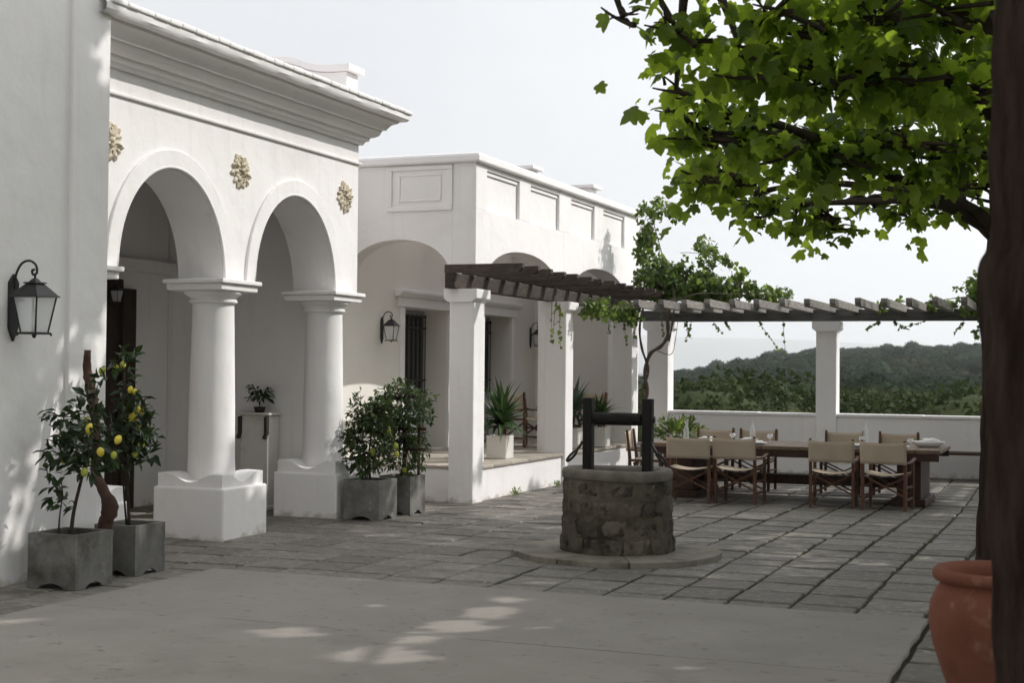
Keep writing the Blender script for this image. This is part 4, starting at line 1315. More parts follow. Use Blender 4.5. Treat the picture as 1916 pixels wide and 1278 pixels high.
tr = thing('trellis', (-6.95, 14.46, .37), 'small reddish timber trellis standing among the rounded shrub\'s leaves', 'trellis')
for xx_ in (-7.05, -6.885):
    MB().box(xx_ - .013, xx_ + .013, 14.455, 14.481, 0.36, 0.98).build('upright', 'trellis_timber', tr)
for zz in (.70, .93):
    MB().box(-7.12, -6.79, 14.432, 14.454, zz - .016, zz + .016).build('rail', 'trellis_timber', tr)

# ---- old gnarled trunk leaning between the lemon planters and the wall
dw = [at(178, 1012, 8.98), at(196, 985, 8.95), at(206, 950, 8.92), at(192, 915, 8.93), at(178, 880, 8.95), at(180, 830, 8.96), at(178, 780, 8.97), at(170, 730, 8.98), at(163, 690, 8.98), at(164, 655, 8.98)]
dw[0].z = 0.02
P = smooth_path(dw, 5)
m = MB().tube(P, [r * (1 + random.Random(i * 7).uniform(-.14, .14)) for i, r in enumerate(lerp_list([.045, .054, .060, .038, .033, .034, .038, .040, .035, .026], len(P)))], 12)
tag(m.build('gnarled_trunk', 'driftwood', smooth=True), 'dark gnarled bare trunk standing behind the lemon trees against the wall', 'trunk')

# ---- pedestal with a plant in the loggia
ped = thing('plant_pedestal', (-8.62, 13.98, 0), 'tall white carved pedestal with dark brackets inside the loggia', 'pedestal')
pxa, pxb, pya, pyb = -8.90, -8.44, 13.90, 14.17
MB().box(pxa + .05, pxb - .05, pya + .03, pyb, 0.0, 1.06).build('shaft', 'pedestal_paint', ped, bevel=0.012)
MB().box(pxa + .02, pxb - .02, pya, pyb + .01, 1.061, 1.085).build('top', 'pedestal_paint', ped, bevel=0.006)
for xx_ in (pxa + .045, pxb - .075):
    MB().prism([(xx_ + .03, 1.05), (xx_ - .005, 1.04), (xx_ - .002, .86), (xx_ - .03, .80), (xx_ + .01, .79), (xx_ + .03, .86)], 'y', pya - .01, pya + .05).build('bracket', 'pedestal_dark', ped, bevel=0.006)
MB().box(pxa + .03, pxb - .03, pya + .01, pyb, 0.0, 0.05).build('plinth', 'pedestal_paint', ped, bevel=0.01)
pp = thing('potted_houseplant', (-8.66, 14.02, 1.086), 'small dark leafy plant in a pot on top of the pedestal', 'potted plant')
MB().lathe([(0.05, 1.087), (0.062, 1.13), (0.068, 1.15), (0.06, 1.15)], (-8.66, 14.03, 0), 18).build('pot', 'pedestal_dark', pp, smooth=True)
Ms = []
for k in range(70):
    d = rnd_dir(); d.z = abs(d.z) * .9
    p = Vector((-8.66, 14.0, 1.24)) + Vector((d.x * .14, d.y * .12, d.z * .2)) * U(.3, 1)
    Ms.append((0, leaf_matrix(p, Vector((d.x, d.y, -.3 + U(-.4, .5))), Vector((0, 0, 1)) + rnd_dir() * .6, U(.07, .11))))
mt = MB()
for k in range(7):
    a = k * .9
    mt.tube(bez((-8.66, 14.03, 1.14), (-8.66, 14.03, 1.25), (-8.66 + .12 * math.cos(a), 14.0 + .1 * math.sin(a), 1.36 + .05 * math.sin(3 * a)), 4), .004, 5)
mt.build('stems', 'branch_bark', pp)
place_leaves(pp, OVAL_LEAVES, Ms, 'lemon_leaf', 60)

# ---- sword-leaved plants in white planters on the platform
def sword_plant(name, loc, w, h, zc, stems, mat, label, n, L, pot='white_planter'):
    x0, y0 = loc
    t = thing(name, (x0 + w / 2, y0 + w / 2, 0.43), label, 'potted plant')
    z = 0.43
    p = MB()
    th = .02
    p.box(x0, x0 + w, y0, y0 + th, z, z + h).box(x0, x0 + w, y0 + w - th, y0 + w, z, z + h).box(x0, x0 + th, y0 + th, y0 + w - th, z, z + h).box(x0 + w - th, x0 + w, y0 + th, y0 + w - th, z, z + h)
    p.build('planter', pot, t, bevel=0.005)
    MB().box(x0 + th, x0 + w - th, y0 + th, y0 + w - th, z + h - .06, z + h - .035).build('soil', 'soil', t)
    Ms = []
    for (sx, sy, sh) in stems:
        base = Vector((x0 + w / 2 + sx * .3, y0 + w / 2 + sy * .3, z + h - .05)); top = Vector((x0 + w / 2 + sx, y0 + w / 2 + sy, z + h + sh))
        MB().tube([base, (base + top) / 2 + Vector((sx * .2, 0, 0)), top], [.016, .014, .012], 7).build('stem', 'vine_bark', t, smooth=True)
        for k in range(n):
            a = 2.4 * k + U(-.3, .3)
            el = U(.12, 1.35)
            d = Vector((math.cos(a) * math.cos(el), math.sin(a) * math.cos(el), math.sin(el)))
            pz = top - Vector((0, 0, 1)) * (sh * .55 * (1.35 - el) / 1.3)
            up = Vector((0, 0, 1)) - d * d.z
            Ms.append((0 if el > .9 else (1 if el > .5 else 2), leaf_matrix(pz, d, up, L * U(.75, 1.15))))
    place_leaves(t, BLADES, Ms, mat, 260)
    return t
sword_plant('potted_yucca', (-7.315, 17.42), .275, .30, 0, [(-.03, .02, .18), (.05, -.03, .24), (.0, .06, .30)], 'yucca_leaf', 'green sword-leaved plant in the white planter beside the first pillar', 26, .50)
sword_plant('potted_yucca', (-7.30, 20.30), .25, .30, 0, [(.0, .0, .30), (.04, -.04, .36)], 'agave_leaf', 'grey-green sword-leaved plant half hidden behind the second pillar', 26, .48)
sword_plant('potted_yucca', (-7.06, 20.86), .25, .30, 0, [(-.02, .0, .20), (.05, -.03, .25), (-.06, .05, .22)], 'yucca_leaf', 'bushy sword-leaved plant in a white planter behind the well windlass', 24, .36)

# ---- leafy plant in a pot between the well and the corner pillar
bp = thing('leafy_potted_plant', (-5.85, 21.4, 0), 'bright leafy plant at the corner pillar, seen behind the well', 'potted plant')
MB().lathe([(0.12, 0.0), (0.19, .30), (0.21, .46), (0.225, .48), (0.225, .52), (0.20, .52), (0.18, .46)], (-5.85, 21.4, 0), 24).build('pot', 'terracotta', bp, smooth=True)
MB().lathe([(0.01, .47), (0.185, .47)], (-5.85, 21.4, 0), 20, cap=False).build('soil', 'soil', bp)
Ms = []
for k in range(420):
    d = rnd_dir(); d.z = abs(d.z)
    p = Vector((-5.85, 21.4, .55)) + Vector((d.x * .46, d.y * .4, d.z * .36)) * U(.3, 1)
    Ms.append((0, leaf_matrix(p, d + rnd_dir() * .5, Vector((0, 0, 1)) + rnd_dir() * .6, U(.07, .12))))
place_leaves(bp, OVAL_LEAVES, Ms, 'vine_leaf', 40)

# ---- weeds at the foot of the platform
for (x, y, s, lb) in ((-6.76, 16.95, .10, 'small green weed growing at the foot of the platform wall'), (-6.77, 18.55, .075, 'trailing weed at the platform foot beside the second pillar')):
    Ms = []
    for k in range(60):
        d = rnd_dir(); d.z = abs(d.z) * .8
        p = Vector((x + .02, y, 0.01)) + Vector((abs(d.x) * s * .8, d.y * s * 1.8, d.z * s)) * U(.2, 1)
        Ms.append((0, leaf_matrix(p, d, Vector((0, 0, 1)) + rnd_dir() * .5, U(.03, .05))))
    o = joined('weed', OVAL_LEAVES, Ms, 'vine_leaf', None, kind=None)
    tag(o, lb, 'weed')

# ---- wall lanterns
def make_lantern():
    t = thing('wall_lantern', (0, 0, 0), 'x', 'lantern')
    # wall plane x = 0, light hangs at x = .19; origin at the eaves' height
    MB().prism([(-.035, -.23), (0, -.30), (.035, -.23), (.045, -.2), (.045, .10), (.028, .125), (.0, .16), (-.028, .125), (-.045, .10), (-.045, -.2)], 'x', 0.0, .022).build('back_plate', 'black_iron', t, bevel=0.004, local=True)
    pts = [(.02, 0, .06), (.03, 0, .15), (.075, 0, .225), (.14, 0, .245), (.195, 0, .215), (.205, 0, .165), (.175, 0, .150), (.165, 0, .178), (.185, 0, .185)]
    MB().tube(smooth_path(pts, 5), .0085, 7).tube([(.19, 0, .155), (.19, 0, .105)], .008, 7).build('scroll_arm', 'black_iron', t, smooth=True, local=True)
    MB().bar((.02, 0, -.02), (.10, 0, -.02), .012, .02).build('stay', 'black_iron', t, local=True)
    def frust(m, s0, z0, s1, z1, cx=.19):
        vs = [(cx + a * s, b * s, z) for s, z in ((s0, z0), (s1, z1)) for a, b in ((-1, -1), (1, -1), (1, 1), (-1, 1))]
        m.add(vs, [(3, 2, 1, 0), (4, 5, 6, 7), (0, 1, 5, 4), (1, 2, 6, 5), (2, 3, 7, 6), (3, 0, 4, 7)])
        return m
    m = MB(); frust(m, .118, 0, .112, .012); frust(m, .108, .012, .042, .090); frust(m, .055, .091, .052, .100); frust(m, .03, .10, .012, .125)
    m.build('roof', 'black_iron', t, local=True)
    m = MB()
    T, Bz = .098, -.235
    B = .062
    for a, b in ((-1, -1), (1, -1), (1, 1), (-1, 1)):
        m.bar((.19 + a * T, b * T, 0), (.19 + a * B, b * B, Bz), .011, .011)
    frust(m, .078, -.250, .078, -.236)
    m.ball((.19, 0, -.262), .014, 8, 5)
    for a, b in ((-1, -1), (1, -1), (1, 1), (-1, 1)): m.ball((.19 + a * .076, b * .076, -.252), .009, 6, 4)
    fr = m.build('cage', 'black_iron', t, local=True)
    for (a0, b0, a1, b1) in ((-1, -1, 1, -1), (1, -1, 1, 1), (1, 1, -1, 1), (-1, 1, -1, -1)):
        q = MB().add([(.19 + a0 * T * .97, b0 * T * .97, -.004), (.19 + a1 * T * .97, b1 * T * .97, -.004), (.19 + a1 * B * .97, b1 * B * .97, Bz), (.19 + a0 * B * .97, b0 * B * .97, Bz)], [(0, 1, 2, 3)])
        q.build('pane', 'lantern_glass', t, local=True)
    MB().lathe([(.016, -.235), (.016, -.10), (.006, -.095), (.004, -.08)], (.19, 0, 0), 12).build('candle_tube', 'wax', t, smooth=True, local=True)
    return t
lan = make_lantern()
lan.location = (-7.285, 8.40, 2.09); lan.scale = (1.08,) * 3
lan['label'] = 'large black iron lantern on the wall at the left edge'
lan['group'] = 'black wall lanterns'
copy_thing(lan, (XB, 17.58, 2.17), 0, 'smaller black lantern on the porch wall left of the barred door', scale=.80)
copy_thing(lan, (XB, 23.22, 2.20), 0, 'smaller black lantern on the porch wall beside the second pillar', scale=.80)
copy_thing(lan, (-9.98, 13.05, 2.42), 0, 'small dim black lantern in the shade at the loggia door', scale=.5)

# ---- climbing vines on the pergola
def vine(name, loc, label, stems, masses, nleaf, hang, size=.085):
    t = thing(name, loc, label, 'vine')
    for pts, r0, r1 in stems:
        P = smooth_path(pts, 6)
        rad = [r * (1 + .15 * math.sin(i * 1.3)) for i, r in enumerate(lerp_list([r0, r1], len(P)))]
        MB().tube(P, rad, 8).build('stem', 'vine_bark', t, smooth=True)
    Ms = []
    tw = MB()
    for c, rad, share in masses:
        c = Vector(c)
        k = int(nleaf * share)
        cl = max(4, k // 9)
        for _ in range(cl):
            d = rnd_dir(); q = U(0, 1) ** .45
            p = c + Vector((d.x * rad[0], d.y * rad[1], d.z * rad[2])) * q
            for _k in range(k // cl):
                pp = p + rnd_dir() * .11 * U(.2, 1)
                Ms.append((0, leaf_matrix(pp, Vector((0, 0, -.8)) + rnd_dir() * .8, Vector((.2, -.3, .6)) + rnd_dir() * .8, size * U(.6, 1.25))))
        for _ in range(max(2, cl // 4)):
            a = c + Vector((U(-1, 1) * rad[0], U(-1, 1) * rad[1], U(-1, 1) * rad[2])) * .8
            b = c + Vector((U(-1, 1) * rad[0], U(-1, 1) * rad[1], U(-1, 1) * rad[2])) * .8
            tw.tube(bez(a, (a + b) / 2 + Vector((0, 0, .08)), b, 5), .0045, 4)
    for p0, L, drift in hang:       # trailing shoots
        p0 = Vector(p0)
        P = smooth_path([p0, p0 + Vector((drift * .4, -.03, -L * .4)), p0 + Vector((drift, -.05, -L))], 5)
        tw.tube(P, lerp_list([.005, .0025], len(P)), 4)
        for p in P[1:]:
            if U(0, 1) < .85:
                Ms.append((0, leaf_matrix(p, Vector((0, 0, -.7)) + rnd_dir() * .8, Vector((.2, -.3, .5)) + rnd_dir() * .7, size * U(.5, 1.0))))
    tag(tw.build('shoots', 'vine_bark', t), kind='stuff')
    place_leaves(t, IVY_LEAVES, Ms, 'vine_leaf', 120)
V1 = [([(-6.36, 21.55, 0.02), (-6.37, 21.52, .6), (-6.42, 21.5, 1.05), (-6.33, 21.48, 1.25), (-6.38, 21.5, 1.55), (-6.30, 21.5, 1.85), (-6.12, 21.5, 1.98), (-6.02, 21.5, 2.15), (-6.02, 21.5, 2.45), (-5.98, 21.6, 2.70)], .030, .026),
      ([(-6.32, 21.58, 0.02), (-6.34, 21.56, .6), (-6.33, 21.55, 1.05), (-6.42, 21.52, 1.3), (-6.33, 21.52, 1.6), (-6.44, 21.52, 1.95), (-6.48, 21.54, 2.3), (-6.40, 21.6, 2.75)], .024, .016),
      ([(-6.0, 21.5, 2.05), (-5.96, 21.55, 2.35), (-5.98, 21.7, 2.8), (-6.25, 22.0, 3.4), (-6.5, 22.2, 4.1)], .016, .006),
      ([(-6.02, 21.5, 2.6), (-5.6, 21.6, 2.78), (-5.0, 21.9, 2.78), (-4.4, 22.1, 2.8)], .014, .005),
      ([(-6.2, 21.55, 1.9), (-5.95, 21.45, 1.85), (-5.88, 21.45, 2.1), (-5.86, 21.5, 2.4)], .006, .004)]
vine('climbing_vine', (-6.34, 21.56, 0), 'twisted climbing vine leafing out over the pergola corner', V1,
     [((-6.30, 22.0, 3.05), (.42, .4, .36), .26), ((-5.75, 22.1, 2.95), (.50, .4, .26), .22), ((-6.62, 22.3, 3.75), (.17, .2, .62), .10), ((-6.25, 22.3, 4.2), (.35, .3, .18), .04),
      ((-5.2, 22.1, 2.85), (.45, .3, .16), .12), ((-4.6, 22.2, 2.80), (.40, .3, .10), .06), ((-5.75, 22.2, 3.45), (.40, .3, .35), .05), ((-5.35, 22.3, 3.3), (.18, .2, .15), .015), ((-5.05, 22.3, 3.1), (.2, .2, .14), .02),
      ((-6.55, 20.9, 2.45), (.25, .5, .14), .07), ((-6.5, 19.6, 2.50), (.2, .45, .12), .05)],
     4300, [((-6.15, 21.6, 2.5), .35, .05), ((-5.85, 21.9, 2.4), .28, .1), ((-5.6, 22.7, 2.38), .16, .15), ((-5.4, 22.7, 2.4), .14, .1), ((-5.9, 22.5, 2.4), .35, -.1), ((-4.9, 22.8, 2.4), .45, .35), ((-4.5, 22.8, 2.4), .5, .05),
            ((-6.78, 18.4, 2.55), .55, .02), ((-6.75, 18.5, 2.55), .45, -.03), ((-6.72, 18.55, 2.5), .6, .03), ((-6.7, 20.6, 2.5), .35, .05), ((-6.6, 21.1, 2.5), .5, .05), ((-6.45, 21.3, 2.5), .5, -.05), ((-6.5, 20.3, 2.55), .3, .02)])
vine('trailing_vine', (-0.8, 22.9, 2.6), 'loose vine trailing over the pergola beam at the right edge', [([(-0.55, 22.75, 0.0), (-0.52, 22.72, 1.2), (-0.6, 22.7, 2.3), (-0.9, 22.7, 2.7), (-1.6, 22.6, 2.75), (-2.3, 22.7, 2.68)], .02, .006)],
     [((-1.55, 22.6, 2.78), (.30, .3, .30), .40), ((-1.2, 22.5, 3.05), (.3, .3, .4), .34), ((-2.1, 22.7, 2.66), (.35, .2, .10), .10), ((-1.45, 22.7, 2.30), (.28, .2, .16), .10), ((-2.9, 22.75, 2.68), (.25, .2, .10), .06)],
     1000, [((-1.5, 22.7, 2.4), .35, -.1), ((-1.4, 22.7, 2.4), .6, .0), ((-1.75, 22.75, 2.4), .2, -.15), ((-2.3, 22.8, 2.4), .12, -.4), ((-2.8, 22.8, 2.4), .12, .2), ((-3.0, 22.8, 2.4), .12, -.2)])

# ---- terracotta jar by the tree
jar_c = (-0.35, 6.74)
jar = thing('terracotta_jar', (jar_c[0], jar_c[1], 0), 'big round terracotta jar standing beside the dark tree trunk', 'jar')
MB().lathe([(0.15, 0.0), (0.165, .01), (0.20, .12), (0.255, .26), (0.30, .40), (0.318, .50), (0.310, .585), (0.285, .64), (0.268, .665), (0.272, .68), (0.292, .685), (0.302, .70), (0.300, .725), (0.285, .738), (0.262, .735), (0.248, .71), (0.25, .66), (0.27, .58), (0.28, .48), (0.2, .2)], (jar_c[0], jar_c[1], 0.0), 64, cap=False).build('body', 'terracotta', jar, smooth=True)
MB().lathe([(0.01, .42), (0.27, .42)], (jar_c[0], jar_c[1], 0), 32, cap=False).build('soil', 'soil', jar)

# ================================================================== TREES
SPOTS = [(-4.436, 7.511, .17), (-3.613, 7.106, .21), (-3.619, 8.121, .17), (-3.628, 8.711, .17), (-3.711, 9.194, .13), (-3.649, 7.632, .09), (-4.416, 8.574, .08), (-3.809, 10.127, .08)]
def clear_of_beams(Q):
    return not any(sunbeam(q) for q in Q)

def sunbeam(p):
    """true where a leaf would close one of the gaps through which the sun reaches the slab"""
    k = p[2] / SUN_DIR.z
    x, y = p[0] - SUN_DIR.x * k, p[1] - SUN_DIR.y * k
    return any((x - sx) ** 2 + ((y - sy) * .95) ** 2 < (r + .01) ** 2 for sx, sy, r in SPOTS)

def plane_tree(label, trunk_pts, trunk_r, limbs, lobes, density, single, seed):
    r = np.random.default_rng(seed)
    t = thing('plane_tree', (trunk_pts[0][0], trunk_pts[0][1], 0), label, 'tree', 'plane trees over the courtyard')
    P = smooth_path(trunk_pts, 8)
    rad = lerp_list(trunk_r, len(P))
    m = MB()
    SEG = 28
    for i, p in enumerate(P):
        for k in range(SEG):
            a = 2 * PI * k / SEG
            z = p.z
            q = rad[i] * (1 + .035 * math.sin(3 * a + z * 2.2) + .03 * math.sin(5 * a - z * 3.7) + .03 * math.sin(9 * a + z * 9 + 2 * math.sin(z * 4)) + .02 * math.sin(2 * a + z * 17))
            m.v.append((p.x + q * math.cos(a), p.y + q * math.sin(a), z))
    m.f = [(i * SEG + k, i * SEG + (k + 1) % SEG, (i + 1) * SEG + (k + 1) % SEG, (i + 1) * SEG + k) for i in range(len(P) - 1) for k in range(SEG)]
    m.build('trunk', 'tree_bark', t, smooth=True)
    limb_pts = []
    for pts, r0, r1 in limbs:
        Q = smooth_path(pts, 6)
        MB().tube(Q, [q * (1 + .10 * math.sin(i * 2.1)) for i, q in enumerate(lerp_list([r0, r1], len(Q)))], 10).build('limb', 'branch_bark', t, smooth=True)
        limb_pts += Q
    twig = MB()
    Ms = []
    for (c, rd, dens, size) in lobes:
        c = Vector(c)
        vol = 4.19 * rd[0] * rd[1] * rd[2]
        near_l = min(limb_pts, key=lambda q: (q - c).length)
        if (near_l - c).length > .15:
            mid = (near_l + c) / 2 + Vector((0, 0, .12))
            Q = bez(near_l, mid, c, 7)
            if clear_of_beams(Q): twig.tube(Q, lerp_list([.032, .014], len(Q)), 6)
        nb = max(6, int(15 * (rd[0] + rd[1])))
        if dens < 100: nb = 4
        ends = []
        for _ in range(nb):
            d = r.normal(size=3); d /= np.linalg.norm(d)
            e = c + Vector((d[0] * rd[0], d[1] * rd[1], d[2] * rd[2])) * float(r.uniform(.6, 1.0))
            s = c + Vector(r.uniform(-.3, .3, 3) * np.array(rd))
            mid = (s + e) / 2 + Vector(r.uniform(-.25, .25, 3) * np.array(rd))
            Q = bez(s, mid, e, 6)
            if clear_of_beams(Q): twig.tube(Q, lerp_list([.011, .004], len(Q)), 5)
            ends += Q[2:]
        if dens > 400:
            for _ in range(7 if rd[0] > .24 else 2):
                s0 = c + Vector((rd[0] * float(r.uniform(.5, 1.1)), rd[1] * float(r.uniform(-.8, .8)), -rd[2] * float(r.uniform(.1, .7))))
                s1 = c + Vector((-rd[0] * float(r.uniform(.2, .8)), rd[1] * float(r.uniform(-.8, .8)), rd[2] * float(r.uniform(-.6, .5))))
                Q = bez(s0, (s0 + s1) / 2 + Vector(r.uniform(-.35, .35, 3) * np.array(rd)), s1, 7)
                if clear_of_beams(Q): twig.tube(Q, lerp_list([.016, .005], len(Q)), 5)
        n = int(vol * dens * density)
        for _ in range(n):
            if ends and r.uniform() < .72:
                b = ends[int(r.integers(len(ends)))]
                p = b + Vector(r.normal(size=3) * .10)
                # keep the lobe's outline loose
                if r.uniform() < .25: p = p + Vector((0, 0, -.12))
            else:
                d = r.normal(size=3); d /= np.linalg.norm(d)
                q = float(r.uniform(0, 1)) ** .42
                p = c + Vector((d[0] * rd[0], d[1] * rd[1], d[2] * rd[2])) * q
            tip = Vector((r.normal() * .7, r.normal() * .7, -.75 + r.normal() * .35))
            nr = Vector((r.normal() * .55, r.normal() * .55, .8))
            M = leaf_matrix(p, tip, nr, size * float(r.uniform(.45, 1.4)))
            if any(sunbeam(M @ Vector(q)) for q in ((0, 0, 0), (0, .5, 0), (0, .97, 0), (.5, .3, 0), (-.5, .3, 0))): continue
            Ms.append((int(r.integers(3)), M))
    tag(twig.build('branches', 'branch_bark', t), kind='stuff')
    place_leaves(t, PLANE_LEAVES, Ms, 'plane_leaf', single, mass_name='crown')
    return t

# tree by the jar: only its trunk is in view, its crown spreads overhead above the frame
T1 = (-0.028, 4.86)
ro_ = random.Random(17)
OVER = [((-4.6 + gx * 1.75 + ro_.uniform(-.3, .3), -4.2 + gy * 1.75 + ro_.uniform(-.3, .3), ro_.uniform(4.0, 4.9)), (1.15, 1.15, .5), 55, .25) for gx in range(5) for gy in range(6)]  # unseen leaf masses above and behind the camera, added to cut sky light
plane_tree('dark bare tree trunk rising at the right edge, close to the camera',
           [(T1[0] + .01, T1[1], -0.1), (T1[0] + .01, T1[1], .4), (T1[0] + .005, T1[1], .85), (T1[0] + .0, T1[1], 1.35), (T1[0] - .01, T1[1], 1.9), (T1[0] + .005, T1[1], 2.08), (T1[0] + .005, T1[1], 2.8), (T1[0] + .005, T1[1], 3.6)],
           [.31, .27, .265, .278, .282, .262, .258, .24],
           [([(T1[0], T1[1], 3.3), (-.6, 5.6, 3.9), (-1.5, 6.5, 4.4), (-2.6, 7.4, 4.9)], .12, .04), ([(T1[0], T1[1], 3.3), (.6, 5.6, 4.0), (1.6, 6.2, 4.6)], .11, .04),
            ([(T1[0], T1[1], 3.4), (-.7, 4.2, 4.0), (-1.9, 3.2, 4.4), (-3.6, 2.2, 4.5)], .10, .04), ([(T1[0], T1[1], 3.4), (.2, 3.2, 4.0), (-.2, .8, 4.4), (-.6, -2.6, 4.6)], .10, .04), ([(T1[0], T1[1], 3.5), (.2, 5.6, 4.6), (.2, 7.6, 5.2)], .10, .04)],
           OVER + [((-1.4, 6.6, 4.7), (1.3, 1.2, .7), 42, .21), ((-2.9, 7.8, 5.1), (1.2, 1.1, .6), 42, .21), ((.4, 6.6, 4.9), (1.2, 1.2, .8), 40, .21), ((-1.6, 4.4, 4.8), (1.5, 1.3, .7), 30, .21), ((.2, 8.2, 5.4), (1.2, 1.1, .7), 36, .21), ((1.8, 6.3, 5.0), (1.1, 1.2, .7), 30, .21)],
           1.0, 0, 51)
# tree whose low canopy fills the upper right of the view; its trunk stands behind the first one
def lobe(px, py, rpx, d, dens=1050, size=.112, flat=.8, wide=1.0):
    v = CAM_ROT.to_3x3() @ Vector(((px - 958) / FPX, -(py - 639) / FPX, -1))
    c = CAM_POS + v * d
    r = rpx * d / FPX
    return (tuple(c), (r * 1.05 * wide, r * 1.25, r * flat), dens, size)
LOW = [lobe(1165, 30, 45, 7.6, 600), lobe(1270, 60, 75, 7.8), lobe(1265, 170, 55, 8.6), lobe(1290, 235, 70, 9.2), lobe(1310, 335, 45, 10.6), lobe(1345, 330, 70, 11), lobe(1410, 375, 55, 11.8), lobe(1500, 385, 60, 12.2),
       lobe(1560, 425, 45, 12.4, 700), lobe(1640, 390, 50, 12.3), lobe(1725, 380, 50, 12.2), lobe(1800, 345, 60, 11.8), lobe(1390, 110, 95, 8.2), lobe(1400, 250, 90, 9.8), lobe(1520, 130, 110, 8.4), lobe(1530, 280, 95, 10.3),
       lobe(1650, 110, 110, 8.4), lobe(1660, 260, 100, 10.2), lobe(1770, 150, 100, 8.8), lobe(1790, 270, 90, 10.4), lobe(1440, 30, 90, 7.6), lobe(1600, 10, 100, 7.8), lobe(1750, 20, 100, 8.0),
       lobe(1930, 120, 120, 9.0, 120), lobe(1930, 300, 110, 10.5, 120), lobe(2080, 200, 140, 9.5, 70, .2), lobe(1400, -120, 140, 8.0, 70, .2), lobe(1600, -140, 150, 8.0, 70, .2), lobe(1800, -140, 150, 8.4, 70, .2), lobe(1250, -90, 90, 7.8, 110, .19)]
T2 = (-0.60, 12.0)
HIGH = [((-1.4, 12.6, 5.9), (1.4, 1.3, .7), 60, .22), ((.6, 11.6, 5.4), (1.5, 1.5, .9), 80, .22), ((1.6, 8.8, 4.4), (1.4, 1.6, .8), 170, .22), ((2.2, 13.2, 5.6), (1.5, 1.5, 1.0), 80, .22), ((2.4, 10.8, 5.0), (1.2, 1.3, .8), 150, .22),  # upper crown above the frame, added to shade the slab and left walls
        ((.6, 7.4, 4.4), (1.1, 1.1, .5), 180, .22), ((-.6, 14.2, 5.6), (1.2, 1.1, .7), 80, .22),
        ((3.6, 9.6, 4.6), (1.2, 1.2, .7), 150, .22), ((2.8, 7.6, 4.3), (1.1, 1.1, .6), 170, .22), ((3.8, 11.8, 5.0), (1.2, 1.2, .8), 130, .22),
        ((-2.6, 10.6, 6.2), (1.2, 1.0, .7), 110, .22), ((-1.6, 11.8, 7.0), (1.2, 1.1, .8), 110, .22), ((-2.2, 11.6, 6.8), (1.0, 1.0, .7), 70, .22), ((-2.8, 9.4, 5.6), (1.0, .9, .5), 110, .22), ((-2.2, 11.2, 8.2), (1.2, 1.1, .7), 110, .22), ((-2.3, 12.35, 7.6), (.85, .8, .7), 150, .22), ((-1.5, 12.9, 8.6), (.85, .8, .7), 140, .22), ((-2.4, 11.9, 8.9), (.9, .8, .6), 140, .22), ((-2.0, 11.2, 5.7), (.9, .8, .4), 150, .22), ((-1.2, 11.4, 6.2), (.9, .8, .4), 110, .22), ((-1.0, 12.2, 9.0), (1.3, 1.2, .8), 110, .22), ((1.1, 10.9, 6.5), (1.0, 1.0, .6), 110, .22), ((1.1, 12.4, 6.5), (1.0, 1.0, .6), 110, .22), ((2.4, 11.2, 6.5), (1.0, 1.0, .6), 90, .22), ((2.3, 12.6, 6.5), (1.0, 1.0, .6), 90, .22), ((.5, 13.8, 6.5), (1.0, 1.0, .6), 110, .22), ((-.2, 10.0, 6.4), (.9, .9, .5), 80, .22), ((4.7, 10.4, 4.8), (1.2, 1.2, .7), 140, .22), ((4.8, 12.6, 5.2), (1.2, 1.2, .8), 130, .22), ((4.6, 8.6, 4.5), (1.2, 1.1, .7), 140, .22)]
plane_tree('leafy plane tree whose low green canopy fills the upper right', [(T2[0], T2[1], -.1), (T2[0], T2[1], 1.0), (T2[0] + .02, T2[1], 2.0), (T2[0] + .05, T2[1], 3.0), (T2[0], T2[1] + .1, 4.4), (T2[0] - .2, T2[1] + .5, 5.8)], [.24, .20, .19, .19, .16, .08],
           [([(T2[0], T2[1], 2.55), (-.85, 11.9, 2.80), (-1.35, 11.7, 3.02), (-2.0, 11.5, 3.10), (-2.6, 11.3, 3.0)], .046, .014),
            ([(T2[0], T2[1], 2.7), (-1.35, 10.9, 3.05), (-2.0, 9.8, 3.3), (-2.6, 9.2, 3.3)], .055, .018),
            ([(T2[0], T2[1], 2.9), (-.75, 10.4, 3.75), (-1.35, 8.9, 3.95), (-2.2, 8.2, 3.9), (-2.6, 7.6, 3.95)], .055, .016),
            ([(T2[0], T2[1], 2.8), (.5, 11.2, 3.3), (.75, 9.8, 3.7), (.1, 8.5, 4.0), (-.9, 7.8, 4.0)], .05, .016),
            ([(T2[0], T2[1], 2.6), (-.9, 11.5, 2.9), (-1.7, 12.0, 3.0), (-2.6, 12.2, 3.0)], .05, .016),
            ([(T2[0], T2[1], 4.0), (-1.0, 11.2, 4.6), (-1.8, 11.2, 5.0), (-2.4, 11.0, 5.2)], .08, .03), ([(T2[0], T2[1], 4.4), (-.8, 12.4, 5.2), (-1.2, 13.6, 5.7)], .08, .03),
            ([(T2[0], T2[1], 4.2), (.4, 12.4, 5.0), (1.6, 13.2, 5.6)], .08, .03), ([(T2[0], T2[1], 3.6), (.6, 10.8, 4.4), (1.4, 10.2, 4.9)], .07, .03)],
           LOW + HIGH, 1.0, 300, 52)

